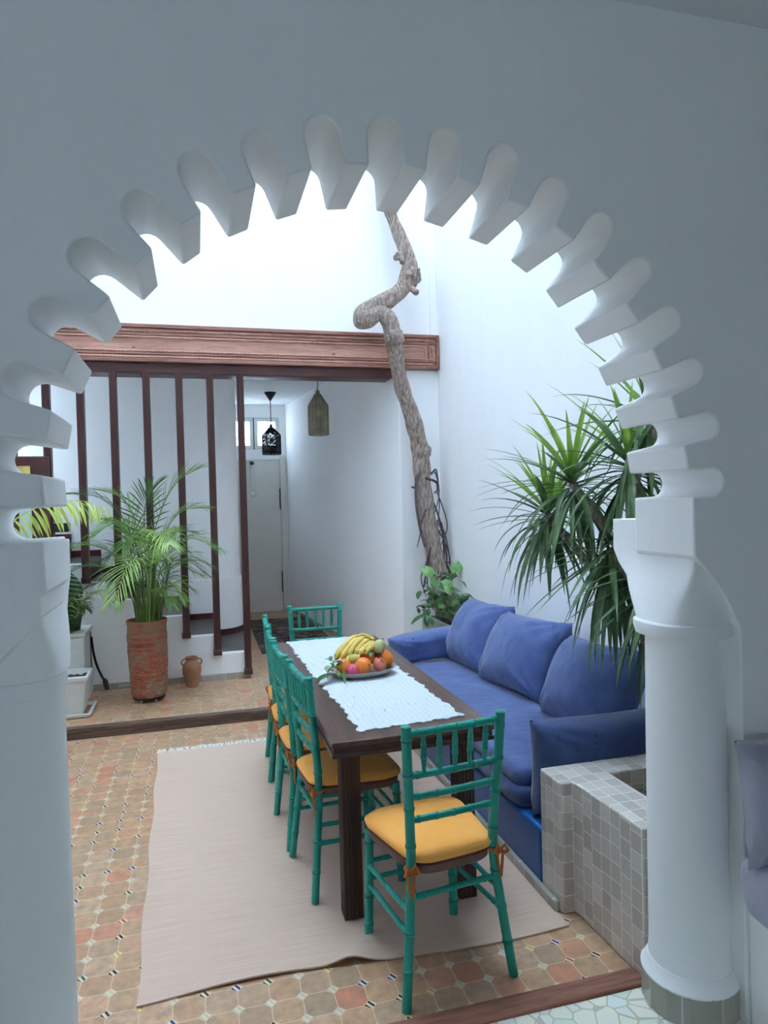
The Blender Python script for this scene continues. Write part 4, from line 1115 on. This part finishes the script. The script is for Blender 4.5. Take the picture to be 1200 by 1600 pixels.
# white trough on its tray, white box behind with pot on top
def frustum(lo, hi, z0, z1, ins):
    b = B(); r = [[(lo[0] + k, lo[1] + k, z), (hi[0] - k, lo[1] + k, z), (hi[0] - k, hi[1] - k, z), (lo[0] + k, hi[1] - k, z)] for k, z in ins]
    return b.rings(r, cap=True)
tr = thing('flower_trough', 'white rectangular plastic flower trough with dark soil, left of the terracotta pot', 'planter', (-1.0, 5.72, H + .012))
lo, hi = (-1.25, 5.545), (-.835, 5.84)
link('trough_wall', frustum(lo, hi, 0, 0, [(.045, H + .018), (.012, H + .27), (0, H + .272), (-.006, H + .29), (-.004, H + .312), (.016, H + .314), (.022, H + .29), (.03, H + .262), (.2, H + .26)][:8]), M_['whitepl'], tr, bevel=.006)
link('trough_soil', B().grid(lambda u, v: (lo[0] + .032 + (hi[0] - lo[0] - .064) * u, lo[1] + .032 + (hi[1] - lo[1] - .064) * v, H + .272 + .02 * noise.noise(Vector((u * 11, v * 9, 0)))), 30, 20), M_['soil'], tr)
ty = thing('trough_tray', 'shallow white tray with reddish inside under the white flower trough', 'tray', (-1.0, 5.72, H))
link('tray_rim', frustum((-1.27, 5.535), (-.815, 5.88), 0, 0, [(.02, H + .001), (0, H + .03), (.0, H + .036), (.01, H + .036), (.025, H + .014), (.03, H + .013)]), M_['whitepl'], ty, bevel=.004)
link('tray_inside', B().box((-1.235, 5.565, H + .0135), (-.85, 5.85, H + .016)), M_['terra'], ty, label='reddish inside of the tray')
ub = thing('white_cabinet', 'white box-shaped unit against the stair wall behind the flower trough', 'box', (-1.1, 6.1, H))
link('cabinet_body', B().box((-1.38, 5.93, H), (-.905, 6.32, .615)), M_['whitepl'], ub, bevel=.012)
link('cabinet_top', B().box((-1.39, 5.92, .617), (-.895, 6.322, .652)), M_['door'], ub, bevel=.008)
link('vent_slot', B().box((-.9045, 6.22, .30), (-.900, 6.25, .60)), M_['black'], ub)
cb = thing('power_cable', 'black cable with thick plug end hanging beside the white box', 'cable', (-.87, 6.24, .3))
link('cable_cord', B().tube(smoothpath([(-.896, 6.235, .56), (-.885, 6.235, .44), (-.862, 6.24, .32), (-.822, 6.245, .21), (-.805, 6.25, .185)], 6), .010, 8), M_['black'], cb)
link('plug', B().tube([(-.808, 6.25, .195), (-.800, 6.25, .17), (-.785, 6.25, .10)], [.012, .022, .018], 10), M_['black'], cb)
# monstera in black pot
mp = (-1.02, 6.08)
bp = thing('black_pot', 'small black plant pot on top of the white box at the left', 'pot', (mp[0], mp[1], .652))
link('pot_wall', B().lathe([(.06, 0), (.065, .002), (.082, .11), (.088, .112), (.088, .125), (.078, .125), (.074, .10), (.001, .098)], (mp[0], mp[1], .6525), 28), M_['black'], bp)
mo = thing('monstera', 'dark green holed monstera leaves spilling from the black pot beside the left column', 'plant', (mp[0], mp[1], .75))
def monstera_leaf(base, d, nrm, L):
    b = B(); d = Vector(d).normalized(); nrm = Vector(nrm).normalized(); s = d.cross(nrm).normalized()
    n = 9; c = Vector(base)
    def mid(f): return c + d * L * f - nrm * L * .25 * f * f
    for sd_ in (-1, 1):
        for k in range(n):
            f0, f1 = k / n, (k + .84) / n
            for a_, b2, w0, w1 in ((f0, f1, 0, .78), (f0, f1, .78, 1)):
                q = []
                for f, wv in ((a_, w0), (b2, w0), (b2, w1), (a_, w1)):
                    wd = L * .48 * sin(pi * min(.98, f * .85 + .12)) ** .7
                    q.append(mid(f + wv * .12) + s * sd_ * wd * wv - nrm * wd * wv * .25)
                if w0 == 0:  # close the web next to the midrib
                    q[1] = mid((k + 1) / n); q[2] = q[2]
                vs = [b.bm.verts.new(p) for p in q]; b.bm.faces.new(vs if sd_ > 0 else vs[::-1])
    return b
for (bs, d, nr, L, stl) in (((-1.07, 5.96, 1.17), (.08, -.2, -1), (.3, -1, .15), .34, 1), ((-1.14, 5.95, 1.02), (-.1, -.3, -1), (0, -1, .2), .32, 1), ((-1.04, 5.93, .90), (.10, -.3, -1), (.4, -1, .2), .24, 1), ((-1.16, 5.98, 1.22), (-.5, -.2, -.7), (-.2, -1, .3), .32, 1), ((-1.06, 5.9, .82), (-.1, -.3, -.9), (0, -1, .2), .17, 1)):
    lf = link('leaf', monstera_leaf(bs, d, nr, L), M_['monstera'], mo, smooth=0)
    link('leaf_stalk', B().tube(smoothpath([(mp[0], mp[1], .76), ((mp[0] + bs[0]) / 2, (mp[1] + bs[1]) / 2, bs[2] * .6 + .42), bs], 5), .005, 6), M_['stem'], lf)
# second palm at the left: a frond beside the pot and a bright yellow-green frond crossing in front
lp = thing('small_palm', 'light green palm frond arching low between the black pot and the terracotta pot', 'palm', (-1.0, 6.0, .76))
frond(lp, [(-.99, 6.02, .76), (-.945, 5.86, .80), (-.88, 5.80, .93), (-.78, 5.74, .985), (-.70, 5.70, .93)], .17, 16, 'palm2', .012, seed=40, droop=1.3, start=.15)
frond(lp, [(-1.0, 6.02, .76), (-.96, 5.94, .84), (-.93, 5.88, .90), (-.88, 5.82, .86)], .15, 16, 'palm3', .012, seed=41, droop=1.4, start=.15)
yp = thing('tall_palm', 'palm with a bright yellow-green hanging frond at the left edge, in front of the posts', 'palm', (-1.32, 4.9, 0))
link('palm_pot', B().lathe([(.12, 0), (.13, .01), (.16, .30), (.168, .302), (.168, .32), (.15, .32), (.145, .29), (.001, .288)], (-1.32, 4.9, 0.001), 32), M_['terra'], yp)
link('trunk', B().tube(smoothpath([(-1.32, 4.9, .27), (-1.33, 4.92, .8), (-1.31, 4.95, 1.3)], 6), [.03] * 7 + [.024] * 6, 10), M_['stem'], yp)
frond(yp, [(-1.31, 4.95, 1.28), (-1.22, 4.98, 1.52), (-1.02, 5.0, 1.66), (-.80, 5.0, 1.70), (-.615, 4.98, 1.655)], .23, 19, 'yellowgreen', .021, seed=50, droop=1.6, start=.24, fwd=.12, lift=-1.9)
for i, (x, y, z) in enumerate(((-1.62, 4.7, 1.5), (-1.5, 5.3, 1.55), (-1.25, 4.55, 1.25), (-1.66, 5.05, 1.35))):
    frond(yp, [(-1.31, 4.95, 1.28), (-1.31 + (x + 1.31) * .4, 4.95 + (y - 4.95) * .4, 1.28 + (z - 1.28) * .9 + .12), (x, y, z)], .2, 18, 'palm', .015, seed=60 + i, droop=1.5, start=.3)
tag(link('wall_box', B().box((-1.10, 5.90, 1.46), (-.99, 6.0, 1.53)).tube([(-1.05, 5.99, 1.5), (-1.05, 6.31, 1.5)], .012, 8), M_['black'], bevel=.006), 'small black box-shaped fitting behind the yellow-green frond at the left', 'fitting')

# --- dracaena growing from the tiled planter
dr = thing('dracaena', 'large spiky dracaena rising from the tiled planter behind the right column', 'plant', (1.86, 2.30, .43))
heads = [((1.70, 2.90, 1.73), .44, 80, 1), ((1.72, 3.18, 1.575), .42, 76, 1), ((1.84, 2.66, 1.80), .46, 70, 1), ((1.86, 2.50, 1.30), .46, 60, 0), ((1.92, 2.62, 2.0), .46, 46, 1), ((1.78, 2.72, 1.42), .46, 64, 0)]
for i, (hp, L, n, topf) in enumerate(heads):
    hp = Vector(hp)
    base = Vector((1.86 + .05 * cos(i * 2.1), 2.30 + .05 * sin(i * 2.1), .42))
    link('trunk', B().tube(smoothpath([base, base + Vector((.0, .04, .45)), base.lerp(hp, .65) + Vector((.04, -.02, .1)), hp - Vector((0, 0, .02))], 8), [.026] * 12 + [.020] * 13, 10), M_['bark'], dr)
    rs = random.Random(100 + i)
    lo_b, hi_b = B(), B()
    for k in range(n):
        f = (k + .5) / n                       # 0 = oldest, lowest leaf
        az = k * 2.39996 + rs.uniform(-.2, .2)
        el = -1.1 + 2.35 * f ** 0.9 + rs.uniform(-.12, .12)
        if not topf: el = -1.35 + 1.6 * f + rs.uniform(-.1, .1)
        d = Vector((cos(az) * cos(el), sin(az) * cos(el), sin(el)))
        p = hp + Vector((0, 0, -.10 + .12 * f)) + d * .012
        LL = L * rs.uniform(.82, 1.12) * (1.0 if f < .85 else .8)
        tgt = hi_b if (f > .74 and topf) else lo_b
        leafblade(tgt, p, d, LL, rs.uniform(.024, .038), (2.5 if f < .45 else .7) * rs.uniform(.6, 1.2), 8, .3, shape=lambda q: min(1, .55 + q * 1.6) * (1 - q ** 2.2) + .01)
    for q in (lo_b, hi_b):
        for v_ in q.bm.verts:
            if v_.co.x > 2.24: v_.co.x = 2.24 + .035 * (1 - math.exp(-(v_.co.x - 2.24) / .035))
    link('leaf_rosette', lo_b, M_['drac'], dr, smooth=0)
    if len(hi_b.bm.verts): link('young_leaves', hi_b, M_['drac2'], dr, smooth=0, label='lime green young leaves')

# --- old vine trunk climbing the pier, twigs and ivy at its foot
vt = thing('vine_trunk', 'gnarled old vine trunk twisting up in front of the carved beam', 'vine', (2.18, 6.0, .7))
VP = [(2.165, 6.02, .62), (2.165, 6.08, .86), (2.11, 6.12, 1.20), (2.065, 6.14, 1.52), (2.04, 6.15, 1.83), (2.03, 6.15, 2.08), (1.965, 6.12, 2.36), (1.85, 6.08, 2.66), (1.775, 6.02, 2.94), (1.735, 5.98, 3.12), (1.69, 5.96, 3.25), (1.60, 5.95, 3.305), (1.50, 5.96, 3.24), (1.44, 5.98, 3.235), (1.455, 6.0, 3.32), (1.57, 6.02, 3.385), (1.72, 6.06, 3.46), (1.87, 6.10, 3.58), (1.955, 6.12, 3.74), (1.955, 6.13, 3.86), (1.90, 6.14, 4.03), (1.83, 6.16, 4.22), (1.74, 6.18, 4.5), (1.7, 6.2, 4.9)]
VR = [.085, .08, .078, .076, .074, .078, .074, .066, .066, .072, .070, .060, .062, .060, .062, .072, .074, .076, .076, .072, .060, .052, .05, .046]
P = smoothpath(VP, 14); rad = []
for i in range(len(P)):
    q = i / 14; k = min(int(q), len(VR) - 2); rad.append(VR[k] * (1 - (q - k)) + VR[k + 1] * (q - k))
def barkmod(i, a, p):
    return 1 + .10 * sin(3 * a + i * .05) + .07 * sin(7 * a - i * .11) + .16 * noise.noise(p * 7 + Vector((a, 0, 0)).normalized() * .5 * 0) + .09 * noise.noise(Vector((cos(a) * 2, sin(a) * 2, i * .12)))
link('trunk', B().tube(P, rad, 26, mod=barkmod), M_['bark'], vt, smooth=1.3)
for c, r_ in (((1.74, 5.97, 3.10), .088), ((1.97, 6.11, 3.70), .083), ((2.035, 6.14, 2.09), .085), ((1.46, 5.97, 3.27), .068)):
    link('burl', B().ball(c, r_, (1, 1, 1.1), 20, fn=lambda p: 1 + .28 * noise.noise(p * 3 + Vector(c))), M_['bark'], vt, smooth=1.2)
for pts, r_ in (([(1.89, 6.12, 4.0), (1.86, 6.08, 3.88), (1.80, 6.04, 3.84)], .03), ([(1.88, 6.1, 3.9), (1.86, 6.04, 3.80)], .022), ([(1.87, 6.1, 3.9), (1.81, 6.02, 3.87)], .02), ([(1.96, 6.1, 3.76), (2.02, 6.04, 3.74)], .03), ([(1.95, 6.1, 3.6), (1.985, 6.02, 3.53)], .03), ([(1.93, 6.1, 3.62), (1.90, 6.02, 3.70)], .02)):
    link('branch_stub', B().tube(smoothpath([Vector(p) for p in pts], 4) if len(pts) > 2 else pts, [r_] * (9 if len(pts) > 2 else 2), 8, mod=lambda i, a, p: 1 + .4 * noise.noise(p * 30)), M_['bark'], vt)
rs = random.Random(9)
for i in range(15):
    z = rs.uniform(1.0, 1.95); s = rs.choice((-1, 1, 1)); x0 = 2.06 + (1.83 - z) * .10
    a = Vector((x0 + s * .05, 6.10 - rs.uniform(0, .04), z))
    pts = [a, a + Vector((s * rs.uniform(.02, .08), -.02, rs.uniform(-.15, .05))), a + Vector((s * rs.uniform(.04, .12), -.01, rs.uniform(-.35, -.15))), a + Vector((s * rs.uniform(.0, .10), .03, rs.uniform(-.5, -.3)))]
    link('twig', B().tube(smoothpath(pts, 6), [.009 - .0003 * k for k in range(19)], 5), M_['twig'], vt)
link('twig', B().tube(smoothpath([(2.0, 6.08, 1.90), (1.95, 6.06, 1.82), (1.945, 6.06, 1.62), (1.97, 6.05, 1.40), (2.02, 6.05, 1.2)], 8), .013, 6), M_['twig'], vt)
link('twig', B().tube(smoothpath([(2.04, 6.06, 1.84), (2.16, 6.1, 1.80), (2.19, 6.15, 1.72)], 8), .012, 6), M_['twig'], vt)
link('twig', B().tube(smoothpath([(2.1, 6.1, 1.68), (2.19, 6.12, 1.45), (2.235, 6.15, 1.2), (2.24, 6.18, .85)], 8), .008, 6), M_['twig'], vt)
link('twig', B().tube(smoothpath([(1.96, 6.07, 1.745), (1.90, 6.05, 1.76)], 4) , .009, 6), M_['twig'], vt)
ip = thing('ivy_planter', 'grey-green painted corner planter behind the far end of the sofa', 'planter', (2.1, 5.7, 0))
link('planter_box', B().box((2.06, 5.36, H), (2.284, 5.42, .54)).box((2.06, 5.42, H), (2.10, 6.33, .54)).prism([(5.36, H), (6.335, H), (6.335, .86), (5.42, .745), (5.36, .74)], 'x', 2.225, 2.284), M_['greenplanter'], ip, bevel=.006)
link('planter_soil', B().grid(lambda u, v: (2.095 + .135 * u, 5.415 + .918 * v, .51 + .02 * noise.noise(Vector((u * 6, v * 9, 1)))), 16, 24), M_['soil'], ip)
iv = thing('ivy', 'green ivy leaves clustered round the foot of the vine trunk', 'ivy', (2.1, 5.9, .6))
stm = B()
for i in range(9):
    x = rs.uniform(1.98, 2.22)
    stm.tube(smoothpath([(2.12, 5.95, .6), (x, 5.8, .72), (x + rs.uniform(-.06, .06), 5.9, rs.uniform(.8, 1.02))], 5), .004, 5)
link('ivy_stems', stm, M_['stem'], iv, kind='stuff')
def ivyleaf(p, d, nrm, L):
    b = B(); d = Vector(d).normalized(); s = d.cross(Vector(nrm)).normalized(); n_ = s.cross(d)
    pts = [(0, 0), (.15, .42), (.45, .30), (.55, .55), (.75, .25), (1.05, 0)]
    c = b.bm.verts.new(Vector(p) + d * L * .4 + n_ * L * .05)
    ring = [Vector(p) + d * L * a + s * L * h - n_ * abs(h) * L * .2 for a, h in pts] + [Vector(p) + d * L * a - s * L * h - n_ * abs(h) * L * .2 for a, h in pts[-2:0:-1]]
    vs = [b.bm.verts.new(q) for q in ring]
    for i in range(len(vs)): b.bm.faces.new((c, vs[i], vs[(i + 1) % len(vs)]))
    return b
big = [((2.02, 5.86, 1.03), (-.6, -.5, -.3), .16, 'ivy'), ((2.18, 5.86, 1.02), (.8, -.4, .1), .14, 'ivy'), ((2.12, 5.80, .93), (.0, -.5, -.6), .17, 'ivy'), ((2.06, 5.80, .90), (-.7, -.4, .1), .13, 'ivy')]
for p, d, L, mt in big: link('leaf', ivyleaf(p, d, (0, -.8, .6), L), M_[mt], iv, smooth=0)
for i in range(58):
    z = rs.uniform(.64, .98) if i % 3 else rs.uniform(.6, .8); x = rs.uniform(1.88, 2.22) + (z - .8) * .1; y = rs.uniform(5.55, 5.95)
    if i % 2: link('leaf', ivyleaf((x, y, z), (rs.uniform(-1, 1), rs.uniform(-1, .2), rs.uniform(-.6, .5)), (rs.uniform(-.3, .3), -1, .5), rs.uniform(.05, .11)), M_['ivy' if i % 5 == 0 else 'ivydk'], iv, smooth=0)
    else: link('leaf', leafblade(B(), (x, y, z), (rs.uniform(-1, 1), rs.uniform(-1, .2), rs.uniform(-.4, .6)), rs.uniform(.07, .13), .05, .8), M_['ivydk'], iv, smooth=0)
link('leaf', leafblade(B(), (1.90, 5.62, .66), (-1, -.2, -.25), .20, .09, .6), M_['ivydk'], iv, smooth=0)
link('leaf', leafblade(B(), (2.08, 5.60, .76), (.8, -.4, .25), .18, .08, .8), M_['ivydk'], iv, smooth=0)

# ================================================================== LANTERNS
def lantern(name, x, y, zt, zsh, zbot, r, mat, label, canopy, bars):
    t = thing(name, label, 'lamp', (x, y, zt), 0, 'hanging lanterns in the hall')
    link('cord', B().tube([(x, y, zt), (x, y, zsh)], .004 if not canopy else .006, 6), M_['black'], t)
    if canopy: link('ceiling_rose', B().lathe([(.075, 0), (.078, -.006), (.012, -.10), (.010, -.105)], (x, y, zt), 20), M_['black'], t)
    neck = .035
    b = B(); N = 8; zs = zsh - (zsh - zbot) * .27
    def ring(rr, z): return [(x + rr * cos(2 * pi * (k + .5) / N), y + rr * sin(2 * pi * (k + .5) / N), z) for k in range(N)]
    def lattice(ra, za, rb, zb_, nu, nv):
        lb = B()
        for k in range(N):
            A, Bq = ring(ra, za), ring(rb, zb_)
            p00, p10, p01, p11 = [Vector(q) for q in (A[k], A[(k + 1) % N], Bq[k], Bq[(k + 1) % N])]
            pt_ = lambda u, v: p00.lerp(p10, u).lerp(p01.lerp(p11, u), v)
            for i in range(nu):
                for j in range(nv):
                    q = [lb.bm.verts.new(pt_((i + a) / nu, (j + c) / nv)) for a, c in ((0, 0), (.5, 0), (1, 0), (1, .5), (1, 1), (.5, 1), (0, 1), (0, .5))]
                    m = lb.bm.verts.new(pt_((i + .5) / nu, (j + .5) / nv))
                    for e in range(8): lb.bm.faces.new((m, q[e], q[(e + 1) % 8]))
        bmesh.ops.remove_doubles(lb.bm, verts=lb.bm.verts[:], dist=.0005)
        return lb
    nu, nv, th_ = bars
    for nm, arg in (('shade_body', (r, zs, r * 1.0, zbot, nu, nv)), ('shade_shoulder', (neck, zsh, r, zs, nu, max(2, nv // 3)))):
        o = link(nm, lattice(*arg), M_[mat], t, smooth=0)
        md = o.modifiers.new('wire', 'WIREFRAME'); md.thickness = th_; md.use_replace = True; md.use_boundary = True
    fr2 = B()
    for k in range(N):
        fr2.tube([ring(r, zs)[k], ring(r, zbot)[k]], .005, 6)
        fr2.tube([ring(neck, zsh)[k], ring(r, zs)[k]], .004, 6)
        for z in (zs, zbot, zbot + (zs - zbot) * .12): fr2.tube([ring(r, z)[k], ring(r, z)[(k + 1) % N]], .0045, 6)
    link('frame', fr2, M_[mat], t)
    link('cap', B().lathe([(.012, .05), (.02, .045), (.022, .012), (.042, .004), (.042, -.006)], (x, y, zsh), 20), M_['black' if mat == 'black' else 'brass'], t)
    link('bulb', B().ball((x, y, zs - .07), .03, (1, 1, 1.4), 14), M_['bulb'], t)
    return t
M_['bulb'] = plain('bulb_glass', lin(236, 224, 190), 0.2, .02, 5, 0)
lantern('hanging_lantern', 1.218, 7.0, 3.055, 2.735, 2.33, .104, 'brass', 'pierced brass hanging lantern near the carved beam', False, (2, 9, .0035))
lantern('hanging_lantern', .935, 8.9, 3.055, 2.60, 2.265, .122, 'black', 'black openwork hanging lantern deeper in the hall in front of the small window', True, (2, 5, .008))

# door ornament
t = thing('door_ornament', 'pale hanging ornament on the hall door', 'ornament', (.775, 10.03, 2.0))
link('ornament_strip', B().box((.745, 10.035, 1.80), (.80, 10.055, 2.20)).ball((.775, 10.03, 1.78), .05, (1, .5, .8), 12), M_['door'], t, bevel=.004)
link('ornament_hook', B().ball((.765, 10.035, 2.22), .03, (1, .6, 1), 10), M_['twig'], t)

# glazed wooden door seen through the scallops at the left
gd = thing('glazed_door', 'brown wooden glazed door with a yellow pane, glimpsed through the left scallops of the arch', 'door', (-1.5, 6.16, H))
fb = B()
yy0, yy1 = 6.14, 6.18
for x0, x1 in ((-1.43, -1.395), (-1.30, -1.165)): fb.box((x0, yy0, H), (x1, yy1, 2.075))
fb.box((-1.395, yy0, 2.0), (-1.30, yy1, 2.075)).box((-1.395, yy0, 1.74), (-1.30, yy1, 1.78)).box((-1.395, yy0, H), (-1.30, yy1, .35))
link('door_frame', fb, M_['under'], gd, bevel=.004)
fb = B()
for x0, x1 in ((-1.84, -1.76), (-1.52, -1.438)): fb.box((x0, yy0, H), (x1, yy1, 2.13))
fb.box((-1.76, yy0, 2.05), (-1.52, yy1, 2.13)).box((-1.76, yy0, H), (-1.52, yy1, .35))
link('door_frame', fb, M_['under'], gd, bevel=.004)
link('yellow_pane', B().box((-1.396, 6.155, 1.775), (-1.299, 6.165, 2.005)), M_['yellowglass'], gd, label='yellow glass pane')
link('clear_pane', B().box((-1.396, 6.155, .34), (-1.299, 6.165, 1.745)), M_['paleglass'], gd, label='pale glass pane')
link('clear_pane', B().box((-1.762, 6.155, .34), (-1.518, 6.165, 2.06)), M_['paleglass'], gd)
